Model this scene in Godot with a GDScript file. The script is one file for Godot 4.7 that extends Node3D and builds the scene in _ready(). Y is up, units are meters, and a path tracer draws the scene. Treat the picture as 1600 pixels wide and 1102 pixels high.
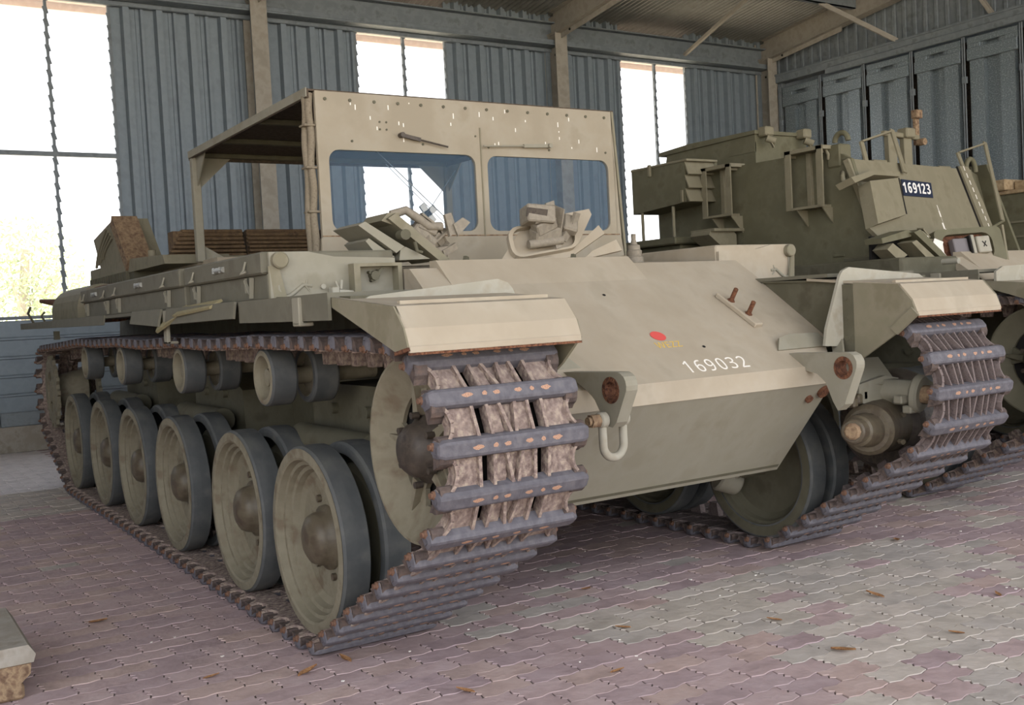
extends Node3D
# A shed with two tracked vehicles side by side. World: x to the right, y up, z towards the camera, metres; the hulls point along +z.

class MB:
	var v := PackedVector3Array()
	var n := PackedVector3Array()
	var uv := PackedVector2Array()
	var has_uv := false
	var xf := Transform3D()
	func tri(a: Vector3, b: Vector3, c: Vector3) -> void:
		a = xf * a; b = xf * b; c = xf * c
		var k := (b - a).cross(c - a).normalized()
		v.append(a); v.append(c); v.append(b)
		n.append(k); n.append(k); n.append(k)
	func tri_n(a: Vector3, b: Vector3, c: Vector3, na: Vector3, nb: Vector3, nc: Vector3) -> void:
		v.append(xf * a); v.append(xf * c); v.append(xf * b)
		n.append((xf.basis * na).normalized()); n.append((xf.basis * nc).normalized()); n.append((xf.basis * nb).normalized())
	func quad(a: Vector3, b: Vector3, c: Vector3, d: Vector3) -> void:
		tri(a, b, c); tri(a, c, d)
	func quad_n(a: Vector3, b: Vector3, c: Vector3, d: Vector3, na: Vector3, nb: Vector3, nc: Vector3, nd: Vector3) -> void:
		tri_n(a, b, c, na, nb, nc); tri_n(a, c, d, na, nc, nd)
	# box with chamfered edges
	func box(c: Vector3, size: Vector3, bev := 0.0, basis := Basis()) -> void:
		var keep := xf
		xf = xf * Transform3D(basis, c)
		var h := size / 2
		bev = minf(bev, minf(h.x, minf(h.y, h.z)) * 0.9)
		for k in 3:
			var i := (k + 1) % 3
			var j := (k + 2) % 3
			for s in [-1.0, 1.0]:
				var p := []
				for q in [[-1, -1], [1, -1], [1, 1], [-1, 1]]:
					var w := Vector3()
					w[k] = s * h[k]
					w[i] = q[0] * (h[i] - bev)
					w[j] = q[1] * (h[j] - bev)
					p.append(w)
				if s > 0: quad(p[0], p[1], p[2], p[3])
				else: quad(p[3], p[2], p[1], p[0])
			if bev > 0:
				for si in [-1.0, 1.0]:
					for sj in [-1.0, 1.0]:
						var p := []
						for q in [[-1.0, 0], [1.0, 0], [1.0, 1], [-1.0, 1]]:
							var w := Vector3()
							w[k] = q[0] * (h[k] - bev)
							w[i] = si * (h[i] - (bev if q[1] == 0 else 0.0))
							w[j] = sj * (h[j] - (0.0 if q[1] == 0 else bev))
							p.append(w)
						if si * sj > 0: quad(p[3], p[2], p[1], p[0])
						else: quad(p[0], p[1], p[2], p[3])
		if bev > 0:
			for sx in [-1.0, 1.0]:
				for sy in [-1.0, 1.0]:
					for sz in [-1.0, 1.0]:
						var a := Vector3(sx * h.x, sy * (h.y - bev), sz * (h.z - bev))
						var b := Vector3(sx * (h.x - bev), sy * h.y, sz * (h.z - bev))
						var d := Vector3(sx * (h.x - bev), sy * (h.y - bev), sz * h.z)
						if sx * sy * sz > 0: tri(a, b, d)
						else: tri(a, d, b)
		xf = keep
	func lohi(lo: Vector3, hi: Vector3, bev := 0.0) -> void:
		box((lo + hi) / 2, (hi - lo).abs(), bev)
	# bar of rectangular section between two points
	func bar(a: Vector3, b: Vector3, w: float, t: float, up := Vector3.UP, bev := 0.0) -> void:
		var z := (b - a).normalized()
		var x := up.cross(z)
		if x.length() < 0.01: x = Vector3.RIGHT.cross(z)
		x = x.normalized()
		box((a + b) / 2, Vector3(w, t, (b - a).length()), bev, Basis(x, z.cross(x), z))
	# closed outline in the frame's xy plane, drawn out along its z axis
	func prism(poly: PackedVector2Array, z0: float, z1: float, frame := Transform3D()) -> void:
		var keep := xf
		xf = xf * frame
		if Geometry2D.is_polygon_clockwise(poly): poly.reverse()
		var idx := Geometry2D.triangulate_polygon(poly)
		for k in range(0, idx.size(), 3):
			var a := poly[idx[k]]
			var b := poly[idx[k + 1]]
			var c := poly[idx[k + 2]]
			if (b - a).cross(c - a) < 0:
				var t := b; b = c; c = t
			tri(Vector3(a.x, a.y, z1), Vector3(b.x, b.y, z1), Vector3(c.x, c.y, z1))
			tri(Vector3(a.x, a.y, z0), Vector3(c.x, c.y, z0), Vector3(b.x, b.y, z0))
		for k in poly.size():
			var a := poly[k]
			var b := poly[(k + 1) % poly.size()]
			quad(Vector3(a.x, a.y, z0), Vector3(b.x, b.y, z0), Vector3(b.x, b.y, z1), Vector3(a.x, a.y, z1))
		xf = keep
	# flat plate through points, thickened against its normal
	func plate(p: Array, t: float) -> void:
		var k := Vector3()
		for i in p.size(): k += (p[i] as Vector3).cross(p[(i + 1) % p.size()])
		k = k.normalized()
		var x: Vector3 = ((p[1] as Vector3) - p[0]).normalized()
		x = (x - k * x.dot(k)).normalized()
		var f := Transform3D(Basis(x, k.cross(x), k), p[0])
		var inv := f.affine_inverse()
		var q := PackedVector2Array()
		for w in p:
			var u: Vector3 = inv * w
			q.append(Vector2(u.x, u.y))
		prism(q, -t, 0, f)
	# plate with a hole: two outlines with the same number of points
	func ring(outer: PackedVector2Array, inner: PackedVector2Array, z0: float, z1: float, frame := Transform3D()) -> void:
		var keep := xf
		xf = xf * frame
		var m := outer.size()
		for k in m:
			var a := outer[k]
			var b := outer[(k + 1) % m]
			var c := inner[(k + 1) % m]
			var d := inner[k]
			quad(Vector3(a.x, a.y, z1), Vector3(b.x, b.y, z1), Vector3(c.x, c.y, z1), Vector3(d.x, d.y, z1))
			quad(Vector3(b.x, b.y, z0), Vector3(a.x, a.y, z0), Vector3(d.x, d.y, z0), Vector3(c.x, c.y, z0))
			quad(Vector3(a.x, a.y, z0), Vector3(b.x, b.y, z0), Vector3(b.x, b.y, z1), Vector3(a.x, a.y, z1))
			quad(Vector3(c.x, c.y, z0), Vector3(d.x, d.y, z0), Vector3(d.x, d.y, z1), Vector3(c.x, c.y, z1))
		xf = keep
	# profile of (radius, height) turned about the frame's z axis
	func lathe(prof: Array, seg: int, frame := Transform3D(), smooth := false) -> void:
		var keep := xf
		xf = xf * frame
		var nn := []
		for k in prof.size() - 1:
			var e: Vector2 = prof[k + 1] - prof[k]
			nn.append(Vector2(e.y, -e.x).normalized())
		for k in prof.size() - 1:
			var p: Vector2 = prof[k]
			var q: Vector2 = prof[k + 1]
			var np: Vector2 = nn[k]
			var nq: Vector2 = nn[k]
			if smooth:
				if k > 0: np = (nn[k] + nn[k - 1]).normalized()
				if k < prof.size() - 2: nq = (nn[k] + nn[k + 1]).normalized()
			for s in seg:
				var a := TAU * s / seg
				var b := TAU * (s + 1) / seg
				var ca := Vector2(cos(a), sin(a))
				var cb := Vector2(cos(b), sin(b))
				var pa := Vector3(ca.x * p.x, ca.y * p.x, p.y)
				var pb := Vector3(cb.x * p.x, cb.y * p.x, p.y)
				var qa := Vector3(ca.x * q.x, ca.y * q.x, q.y)
				var qb := Vector3(cb.x * q.x, cb.y * q.x, q.y)
				var n1 := Vector3(ca.x * np.x, ca.y * np.x, np.y)
				var n2 := Vector3(cb.x * np.x, cb.y * np.x, np.y)
				var n3 := Vector3(cb.x * nq.x, cb.y * nq.x, nq.y)
				var n4 := Vector3(ca.x * nq.x, ca.y * nq.x, nq.y)
				if p.x > 0.00001: tri_n(pa, pb, qb, n1, n2, n3)
				if q.x > 0.00001: tri_n(pa, qb, qa, n1, n3, n4)
		xf = keep
	func rod(a: Vector3, b: Vector3, r: float, seg := 10, r2 := -1.0, cap := 0.0) -> void:
		var z := (b - a).normalized()
		var x := (Vector3.UP if absf(z.y) < 0.9 else Vector3.RIGHT).cross(z).normalized()
		var l := (b - a).length()
		if r2 < 0: r2 = r
		var prof := [Vector2(0, 0), Vector2(r - cap, 0), Vector2(r, cap), Vector2(r2, l - cap), Vector2(r2 - cap, l), Vector2(0, l)] if cap > 0 else [Vector2(0, 0), Vector2(r, 0), Vector2(r2, l), Vector2(0, l)]
		lathe(prof, seg, Transform3D(Basis(x, z.cross(x), z), a))
	func tube(pts: Array, r: float, seg := 8) -> void:
		var side := Vector3.UP
		var rings := []
		var norms := []
		for k in pts.size():
			var t: Vector3 = (pts[mini(k + 1, pts.size() - 1)] - pts[maxi(k - 1, 0)]).normalized()
			if k == 0: side = (Vector3.UP if absf(t.y) < 0.9 else Vector3.RIGHT).cross(t)
			side = (side - t * side.dot(t)).normalized()
			var up := t.cross(side)
			var ring_p := []
			var ring_n := []
			for s in seg:
				var d := side * cos(TAU * s / seg) + up * sin(TAU * s / seg)
				ring_p.append(pts[k] + d * r); ring_n.append(d)
			rings.append(ring_p); norms.append(ring_n)
		for k in pts.size() - 1:
			for s in seg:
				var u := (s + 1) % seg
				quad_n(rings[k][s], rings[k][u], rings[k + 1][u], rings[k + 1][s], norms[k][s], norms[k][u], norms[k + 1][u], norms[k + 1][s])
		for s in seg:
			var u := (s + 1) % seg
			tri(pts[0], rings[0][u], rings[0][s])
			tri(pts[-1], rings[-1][s], rings[-1][u])

var M := {}
var used := {}
var bumps := {}

func noise_tex(freq: float, oct: int, ramp: Gradient, seed_: int, size := 512, kind := FastNoiseLite.TYPE_SIMPLEX_SMOOTH) -> NoiseTexture2D:
	var f := FastNoiseLite.new()
	f.noise_type = kind
	f.frequency = freq
	f.seed = seed_
	f.fractal_octaves = oct
	f.fractal_gain = 0.55
	var t := NoiseTexture2D.new()
	t.width = size; t.height = size
	t.seamless = true
	t.noise = f
	if ramp: t.color_ramp = ramp
	return t

# a material whose base colour wanders between the given tones: [[offset, colour], ...]
func mat(called: String, tones: Array, rough := 0.8, metal := 0.0, scale := 1.0, freq := 0.008, oct := 5, bump := 0.0, bump_scale := 2.0, kind := FastNoiseLite.TYPE_SIMPLEX_SMOOTH) -> StandardMaterial3D:
	var m := StandardMaterial3D.new()
	m.resource_name = called
	if tones.size() == 1:
		m.albedo_color = tones[0][1]
	else:
		var g := Gradient.new()
		g.offsets = PackedFloat32Array(tones.map(func(t): return t[0]))
		g.colors = PackedColorArray(tones.map(func(t): return t[1]))
		m.albedo_texture = noise_tex(freq, oct, g, called.hash() % 10000, 512, kind)
	m.roughness = rough
	m.metallic = metal
	m.metallic_specular = 0.4
	m.uv1_triplanar = true
	m.uv1_world_triplanar = true
	m.uv1_scale = Vector3.ONE * scale
	if bump > 0:
		if not bumps.has(bump_scale):
			bumps[bump_scale] = noise_tex(0.02 * bump_scale, 4, null, 77)
		m.heightmap_enabled = true
		m.heightmap_scale = bump
		m.heightmap_texture = bumps[bump_scale]
	M[called] = m
	return m

func c8(r: int, g: int, b: int) -> Color:
	return Color8(r, g, b)

func mesh_of(list: Array) -> ArrayMesh:
	var am := ArrayMesh.new()
	for e in list:
		var b: MB = e[0]
		if b.v.is_empty(): continue
		var a := []
		a.resize(Mesh.ARRAY_MAX)
		a[Mesh.ARRAY_VERTEX] = b.v
		a[Mesh.ARRAY_NORMAL] = b.n
		am.add_surface_from_arrays(Mesh.PRIMITIVE_TRIANGLES, a)
		am.surface_set_material(am.get_surface_count() - 1, M[e[1]] if e[1] is String else e[1])
	return am

func part(parent: Node3D, called: String, b, m = "", xf := Transform3D(), label := "") -> MeshInstance3D:
	var o := MeshInstance3D.new()
	o.name = called
	o.mesh = b if b is Mesh else mesh_of(b if b is Array else [[b, m]])
	o.transform = xf
	if label: o.set_meta("label", label)
	parent.add_child(o, true)
	return o

func numbered(called: String) -> String:
	if not used.has(called):
		used[called] = 0
		return called
	used[called] += 1
	return "%s_%03d" % [called, used[called]]

func tag(o: Node, label: String, category := "", group := "", kind := "") -> Node:
	if label: o.set_meta("label", label)
	if category: o.set_meta("category", category)
	if group: o.set_meta("group", group)
	if kind: o.set_meta("kind", kind)
	return o

func thing(called: String, label: String, category: String, at := Vector3.ZERO, turn := 0.0, group := "") -> Node3D:
	var o := Node3D.new()
	o.name = numbered(called)
	add_child(o, true)
	o.position = at
	o.rotation.y = turn
	tag(o, label, category, group)
	return o

func struct(called: String, b, m, label := "", parent: Node3D = self) -> MeshInstance3D:
	var o := part(parent, called, b, m)
	o.set_meta("kind", "structure")
	if label: o.set_meta("label", label)
	return o

func frame(x: Vector3, y: Vector3, at: Vector3) -> Transform3D:
	return Transform3D(Basis(x, y, x.cross(y)), at)

func circle(r: float, seg: int, c := Vector2.ZERO, from := 0.0) -> PackedVector2Array:
	var p := PackedVector2Array()
	for k in seg: p.append(c + Vector2(cos(from + TAU * k / seg), sin(from + TAU * k / seg)) * r)
	return p

# rounded rectangle with 4*(q+1) points and the plain rectangle that pairs with it
func rrect(lo: Vector2, hi: Vector2, r: float, q := 5) -> PackedVector2Array:
	var p := PackedVector2Array()
	var cs := [Vector2(hi.x - r, hi.y - r), Vector2(lo.x + r, hi.y - r), Vector2(lo.x + r, lo.y + r), Vector2(hi.x - r, lo.y + r)]
	for k in 4:
		for i in q + 1:
			var a := PI / 2 * (k + float(i) / q)
			p.append(cs[k] + Vector2(cos(a), sin(a)) * r)
	return p

func rect_for(lo: Vector2, hi: Vector2, q := 5) -> PackedVector2Array:
	var p := PackedVector2Array()
	var cs := [hi, Vector2(lo.x, hi.y), lo, Vector2(hi.x, lo.y)]
	for k in 4:
		for i in q + 1: p.append(cs[k])
	return p

func pv(a: Array) -> PackedVector2Array:
	var p := PackedVector2Array()
	for k in range(0, a.size(), 2): p.append(Vector2(a[k], a[k + 1]))
	return p

# outline in (z, y), drawn out along x
func side_frame(x := 0.0) -> Transform3D:
	return Transform3D(Basis(Vector3(0, 0, 1), Vector3(0, 1, 0), Vector3(-1, 0, 0)), Vector3(x, 0, 0))

func text_mesh(s: String, size: float, depth: float, bold := false) -> TextMesh:
	var f := SystemFont.new()
	f.font_names = PackedStringArray(["Droid Sans"])
	if bold: f.font_weight = 700
	var t := TextMesh.new()
	t.text = s
	t.font = f
	t.font_size = 64
	t.pixel_size = size / 64.0
	t.depth = depth
	return t

func _ready() -> void:
	view_and_light()
	materials()
	shed()
	outside()
	pavers()
	front_vehicle()
	recovery_vehicle()
	far_vehicle()
	small_things()

func view_and_light() -> void:
	var cam := Camera3D.new()
	cam.name = "camera"
	add_child(cam)
	cam.fov = 37.322
	cam.near = 0.05
	cam.far = 300
	cam.position = Vector3(-3.1401, 1.3992, 4.0611)
	cam.basis = Basis(Vector3.UP, -0.5691) * Basis(Vector3.RIGHT, -0.0426) * Basis(Vector3.BACK, -0.0514)
	cam.current = true
	var we := WorldEnvironment.new()
	we.name = "world"
	var e := Environment.new()
	e.background_mode = Environment.BG_SKY
	var sm := ProceduralSkyMaterial.new()
	sm.sky_top_color = c8(222, 228, 240)
	sm.sky_horizon_color = c8(246, 246, 246)
	sm.ground_bottom_color = c8(150, 145, 135)
	sm.ground_horizon_color = c8(200, 196, 190)
	sm.sky_energy_multiplier = 1.0
	var sky := Sky.new()
	sky.sky_material = sm
	e.sky = sky
	e.tonemap_mode = Environment.TONE_MAPPER_LINEAR
	e.tonemap_exposure = 4.1
	e.sdfgi_enabled = true
	e.ssao_enabled = true
	e.ssil_enabled = true
	we.environment = e
	add_child(we)
	var sun := DirectionalLight3D.new()
	sun.name = "sun"
	sun.light_energy = 2.2
	sun.light_color = c8(255, 244, 226)
	sun.light_angular_distance = 1.0
	sun.shadow_enabled = true
	sun.rotation = Vector3(deg_to_rad(-78), deg_to_rad(160), 0)
	add_child(sun)

func materials() -> void:
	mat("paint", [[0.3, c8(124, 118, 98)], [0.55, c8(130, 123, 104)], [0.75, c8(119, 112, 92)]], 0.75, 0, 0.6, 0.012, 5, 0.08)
	mat("paint_shut", [[0.3, c8(102, 98, 84)], [0.6, c8(108, 104, 90)], [0.85, c8(97, 92, 78)]], 0.7, 0, 0.6, 0.012, 5, 0.06)  # darker copy of paint; the dim light on the left side put into it
	mat("paint_cab", [[0.25, c8(146, 136, 118)], [0.5, c8(151, 141, 123)], [0.7, c8(154, 145, 128)], [0.9, c8(145, 135, 117)]], 0.85, 0, 0.5, 0.01, 5, 0.06)
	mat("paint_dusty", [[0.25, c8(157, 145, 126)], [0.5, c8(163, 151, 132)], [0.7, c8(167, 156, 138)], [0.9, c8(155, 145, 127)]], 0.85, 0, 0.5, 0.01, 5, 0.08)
	mat("paint_grey", [[0.3, c8(136, 131, 115)], [0.6, c8(141, 136, 121)], [0.85, c8(131, 125, 108)]], 0.7, 0, 0.7, 0.01, 5, 0.06)
	mat("paint_dark", [[0.3, c8(86, 82, 66)], [0.6, c8(94, 90, 74)], [0.85, c8(80, 75, 60)]], 0.75, 0, 0.6, 0.012, 5, 0.1)  # dark paint, also standing in for shade on hull and running gear
	mat("paint_pale", [[0.3, c8(154, 149, 134)], [0.6, c8(160, 155, 141)], [0.85, c8(148, 140, 123)]], 0.8, 0, 0.8, 0.012, 5, 0.06)
	mat("wheel_paint", [[0.25, c8(118, 111, 93)], [0.5, c8(126, 119, 101)], [0.72, c8(114, 106, 88)], [0.85, c8(104, 91, 74)]], 0.75, 0, 1.2, 0.012, 5, 0.08)
	mat("hub_grease", [[0.25, c8(86, 77, 62)], [0.5, c8(97, 88, 72)], [0.75, c8(74, 63, 52)]], 0.45, 0, 1.4, 0.012, 4, 0.05)
	mat("hub_dark", [[0.3, c8(62, 55, 49)], [0.6, c8(80, 71, 62)], [0.85, c8(54, 46, 42)]], 0.5, 0.1, 2.0, 0.015, 4, 0.06)
	mat("rubber", [[0.3, c8(72, 74, 74)], [0.55, c8(82, 83, 82)], [0.8, c8(94, 94, 90)]], 0.65, 0, 0.9, 0.012, 5, 0.08)
	mat("rust", [[0.2, c8(70, 44, 34)], [0.45, c8(98, 64, 46)], [0.6, c8(122, 82, 58)], [0.85, c8(84, 52, 40)]], 0.9, 0, 3.0, 0.015, 5, 0.6)
	mat("rust_tan", [[0.2, c8(96, 74, 58)], [0.45, c8(128, 106, 84)], [0.6, c8(148, 126, 98)], [0.85, c8(112, 88, 70)]], 0.9, 0, 2.5, 0.012, 5, 0.2)
	mat("foam_yellow", [[0.3, c8(140, 130, 98)], [0.7, c8(152, 142, 110)]], 0.9, 0, 3.0, 0.02, 3)
	mat("rust_bright", [[0.3, c8(100, 74, 60)], [0.6, c8(118, 88, 70)], [0.85, c8(88, 64, 52)]], 0.85, 0, 4.0, 0.02, 4, 0.2)
	mat("track_mud", [[0.2, c8(108, 92, 86)], [0.45, c8(132, 115, 107)], [0.6, c8(146, 129, 118)], [0.8, c8(164, 149, 133)]], 0.95, 0, 3.0, 0.02, 5, 0.3, 3.0)
	mat("track_clean", [[0.2, c8(92, 80, 78)], [0.5, c8(118, 106, 102)], [0.8, c8(104, 90, 86)]], 0.85, 0, 4.0, 0.02, 4, 0.15, 3.0)
	mat("track_dark", [[0.25, c8(70, 60, 57)], [0.5, c8(86, 75, 70)], [0.75, c8(98, 82, 74)]], 0.85, 0, 3.0, 0.015, 5, 0.2)
	mat("track_bar", [[0.25, c8(84, 81, 86)], [0.55, c8(95, 92, 97)], [0.8, c8(104, 100, 103)]], 0.6, 0.0, 3.0, 0.015, 4, 0.08)
	mat("worn_spot", [[0.3, c8(150, 112, 90)], [0.7, c8(182, 146, 122)]], 0.7, 0.0, 10.0, 0.04, 3)
	mat("black_hole", [[0, c8(30, 28, 26)]], 0.9)
	mat("sheet_steel", [[0.25, c8(124, 134, 141)], [0.5, c8(129, 139, 146)], [0.8, c8(121, 130, 137)]], 0.55, 0.1, 0.6, 0.012, 5, 0.03)
	mat("spangle", [[0.1, c8(104, 114, 120)], [0.45, c8(126, 136, 141)], [0.9, c8(156, 165, 168)]], 0.4, 0.3, 2.0, 0.045, 2, 0.0, 2.0, FastNoiseLite.TYPE_CELLULAR)
	mat("roof_steel", [[0.3, c8(136, 136, 130)], [0.6, c8(148, 148, 142)], [0.85, c8(126, 126, 120)]], 0.5, 0.2, 0.4, 0.012, 4)
	mat("beam_grey", [[0.3, c8(116, 123, 128)], [0.6, c8(126, 133, 137)], [0.85, c8(108, 114, 118)]], 0.6, 0.1, 0.6, 0.012, 4)
	mat("column_cream", [[0.2, c8(146, 140, 129)], [0.5, c8(160, 154, 143)], [0.8, c8(150, 143, 131)]], 0.75, 0, 0.6, 0.012, 5)
	mat("concrete", [[0.3, c8(142, 134, 122)], [0.6, c8(154, 147, 136)], [0.85, c8(134, 125, 112)]], 0.9, 0, 0.8, 0.012, 5, 0.2)
	mat("joint_sand", [[0.3, c8(92, 82, 78)], [0.6, c8(108, 97, 92)], [0.85, c8(120, 110, 105)]], 0.95, 0, 1.5, 0.02, 5, 0.2)
	mat("gravel", [[0.3, c8(150, 142, 128)], [0.6, c8(172, 164, 148)], [0.85, c8(130, 124, 108)]], 0.95, 0, 0.4, 0.02, 5)
	mat("leaf", [[0.3, c8(168, 180, 140)], [0.7, c8(186, 196, 160)]], 0.7, 0, 1.0, 0.02, 3)  # paled so the glare outside the window is in the leaf colour
	mat("bark", [[0.3, c8(168, 158, 142)], [0.7, c8(186, 176, 160)]], 0.9, 0, 2.0, 0.02, 4)  # paled with the same outdoor glare as the leaves
	mat("dry_leaf", [[0.3, c8(128, 88, 60)], [0.6, c8(168, 128, 84)], [0.85, c8(110, 70, 54)]], 0.8, 0, 5.0, 0.02, 3)
	mat("white_paint", [[0, c8(236, 232, 226)]], 0.7)
	mat("white_faded", [[0.3, c8(222, 214, 202)], [0.7, c8(240, 236, 228)]], 0.7, 0, 8.0, 0.05, 3)
	mat("red_paint", [[0, c8(206, 84, 78)]], 0.7)
	mat("yellow_paint", [[0, c8(206, 172, 84)]], 0.7)
	mat("sign_blue", [[0, c8(30, 38, 58)]], 0.6)
	mat("canvas", [[0.3, c8(120, 110, 93)], [0.6, c8(132, 121, 103)], [0.85, c8(106, 95, 80)]], 0.9, 0, 4.0, 0.02, 4, 0.1)
	mat("canvas_dark", [[0.3, c8(72, 62, 52)], [0.7, c8(88, 76, 64)]], 0.9, 0, 2.0, 0.02, 4, 0.2)
	mat("louvre_brown", [[0.3, c8(88, 70, 52)], [0.6, c8(108, 88, 64)], [0.85, c8(74, 58, 44)]], 0.85, 0, 1.0, 0.02, 4, 0.3)
	mat("periscope", [[0.3, c8(128, 119, 105)], [0.7, c8(140, 131, 116)]], 0.7, 0, 3.0, 0.02, 4, 0.08)
	mat("soffit", [[0.3, c8(224, 206, 196)], [0.7, c8(232, 216, 207)]], 0.8, 0, 0.8, 0.02, 3)
	mat("timber", [[0.3, c8(150, 128, 98)], [0.7, c8(172, 150, 118)]], 0.8, 0, 2.0, 0.02, 4, 0.2)
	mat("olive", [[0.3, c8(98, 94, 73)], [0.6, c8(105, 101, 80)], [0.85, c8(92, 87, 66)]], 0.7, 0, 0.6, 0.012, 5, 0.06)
	mat("olive_light", [[0.3, c8(122, 115, 94)], [0.6, c8(129, 122, 101)], [0.85, c8(115, 107, 86)]], 0.7, 0, 0.6, 0.012, 5, 0.06)  # paler copy of olive, carrying the light on front faces
	mat("periscope_grey", [[0, c8(110, 104, 104)]], 0.5)
	mat("steel_bright", [[0, c8(170, 168, 160)]], 0.35, 0.7)
	var g := StandardMaterial3D.new()
	g.resource_name = "pane_glass"
	g.transparency = BaseMaterial3D.TRANSPARENCY_ALPHA
	g.albedo_color = Color(0.93, 0.95, 1.0, 0.06)
	g.roughness = 0.03
	g.metallic_specular = 0.35
	M["pane_glass"] = g
	var w := StandardMaterial3D.new()
	w.resource_name = "windscreen_glass"
	w.transparency = BaseMaterial3D.TRANSPARENCY_ALPHA
	w.albedo_color = Color(0.2, 0.34, 0.44, 0.2)
	w.roughness = 0.04
	w.metallic_specular = 0.22
	M["windscreen_glass"] = w

# ------------------------------------------------------------------ the shed
const WALL_Z := -9.5
const RIGHT_X := 11.3
const LEFT_X := -8.35
const FRONT_Z := 7.5
const EAVE := 5.95
const PITCH := 0.12

func roof_y(z: float) -> float:
	return EAVE + (z - WALL_Z) * PITCH

func shed() -> void:
	# floor slab, sand coloured, below the pavers
	var b := MB.new()
	b.lohi(Vector3(LEFT_X - 0.3, -0.3, WALL_Z - 0.3), Vector3(RIGHT_X + 0.3, -0.006, FRONT_Z + 0.5))
	var fl := struct("floor", b, "joint_sand", "sandy bed under the interlocking pavers")
	floor_node = fl
	# back wall: every ribbed sheet is a piece
	var back := Node3D.new()
	back.name = "wall_back"
	add_child(back)
	tag(back, "back wall of blue grey ribbed steel sheets on a concrete kerb", "", "", "structure")
	b = MB.new()
	b.lohi(Vector3(LEFT_X, -0.05, WALL_Z - 0.25), Vector3(RIGHT_X, 0.31, WALL_Z + 0.02), 0.015)
	part(back, "kerb", b, "concrete")
	var prof := [0.0, 0.0, 0.12, 0.0, 0.14, 0.085, 0.215, 0.085, 0.235, 0.0, 0.30, 0.0, 0.305, 0.012, 0.315, 0.012, 0.32, 0.0, 0.35, 0.0, 0.362, 0.05, 0.398, 0.05, 0.41, 0.0]
	var full := MB.new()
	var poly := pv(prof)
	for p in [Vector2(0.41, -0.03), Vector2(0, -0.03)]: poly.append(p)
	# outline in (x, z), drawn upwards
	var up := Transform3D(Basis(Vector3(1, 0, 0), Vector3(0, 0, 1), Vector3(0, -1, 0)), Vector3.ZERO)
	full.prism(poly, -5.98, -0.31, up)
	var sheet := mesh_of([[full, "sheet_steel"]])
	# openings between x pairs
	var wins := [[-6.4, -4.88], [-1.64, -0.1], [3.16, 4.64], [7.88, 9.36]]
	var x := LEFT_X
	var edges := []
	for w in wins:
		edges.append([x, w[0]]); x = w[1]
	edges.append([x, RIGHT_X])
	for s in edges:
		var count := int(round((s[1] - s[0]) / 0.41))
		var wd: float = (s[1] - s[0]) / count
		for k in count:
			part(back, "sheet", sheet, "", Transform3D(Basis().scaled(Vector3(wd / 0.41, 1, 1)), Vector3(s[0] + wd * k, 0, WALL_Z)))
	for k in wins.size():
		louvre_window(k + 1, wins[k][0], wins[k][1], back)
	# columns, rafters
	var n := 1
	for cx in [-8.1, -3.15, 1.68, 6.5, 11.12]:
		b = MB.new()
		var yt := roof_y(WALL_Z + 0.4) - 0.1
		b.lohi(Vector3(cx - 0.11, 0, -9.16), Vector3(cx + 0.11, 5.6, -9.14))
		b.lohi(Vector3(cx - 0.11, 0, -9.46), Vector3(cx + 0.11, yt, -9.44))
		b.lohi(Vector3(cx - 0.006, 0, -9.44), Vector3(cx + 0.006, yt, -9.16))
		b.lohi(Vector3(cx - 0.2, -0.001, -9.5), Vector3(cx + 0.2, 0.02, -9.1))
		for sx in [-1, 1]:
			b.plate([Vector3(cx, 5.42, -9.44), Vector3(cx, 5.42, -9.16), Vector3(cx + sx * 0.1, 5.62, -9.16), Vector3(cx + sx * 0.1, 5.62, -9.44)], 0.008)
		var t := struct("trim_%d" % n, b, "column_cream", "cream steel column on the back wall, column %s from the left corner of the shed" % ["first", "second", "third", "fourth", "fifth"][n - 1])
		n += 1
		var rf := MB.new()
		for off in [[0.0, 0.19], [-0.36, 0.19]]:
			var y0: float = roof_y(-9.3) - 0.03 + off[0]
			var y1: float = roof_y(FRONT_Z) - 0.03 + off[0]
			rf.bar(Vector3(cx, y0, -9.3), Vector3(cx, y1, FRONT_Z), off[1], 0.014)
		rf.bar(Vector3(cx, roof_y(-9.3) - 0.21, -9.3), Vector3(cx, roof_y(FRONT_Z) - 0.21, FRONT_Z), 0.01, 0.36)
		# haunch under the rafter at the column
		rf.plate([Vector3(cx, 5.52, -9.15), Vector3(cx, 5.7, -7.6), Vector3(cx, 5.84, -7.6), Vector3(cx, 5.6, -9.15)], 0.012)
		part(t, "rafter", rf, "column_cream")
		var bo := MB.new()
		for p in [Vector3(cx + 0.012, 5.3, -9.3), Vector3(cx + 0.012, 5.6, -8.9)]: bo.rod(p - Vector3(0.025, 0, 0), p + Vector3(0.008, 0, 0), 0.02, 6)
		part(t, "bolt", bo, "black_hole")
	# eave beam: a channel, lips out
	b = MB.new()
	b.lohi(Vector3(LEFT_X, 5.42, -9.42), Vector3(RIGHT_X, 5.80, -9.39))
	b.lohi(Vector3(LEFT_X, 5.42, -9.39), Vector3(RIGHT_X, 5.445, -9.2), 0.004)
	b.lohi(Vector3(LEFT_X, 5.445, -9.215), Vector3(RIGHT_X, 5.50, -9.2), 0.004)
	b.lohi(Vector3(LEFT_X, 5.78, -9.39), Vector3(RIGHT_X, 5.80, -9.28))
	b.lohi(Vector3(LEFT_X, 5.36, -9.47), Vector3(RIGHT_X, 5.42, -9.40), 0.01)
	struct("trim_%d" % n, b, "beam_grey", "grey channel beam along the top of the back wall")
	n += 1
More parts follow.
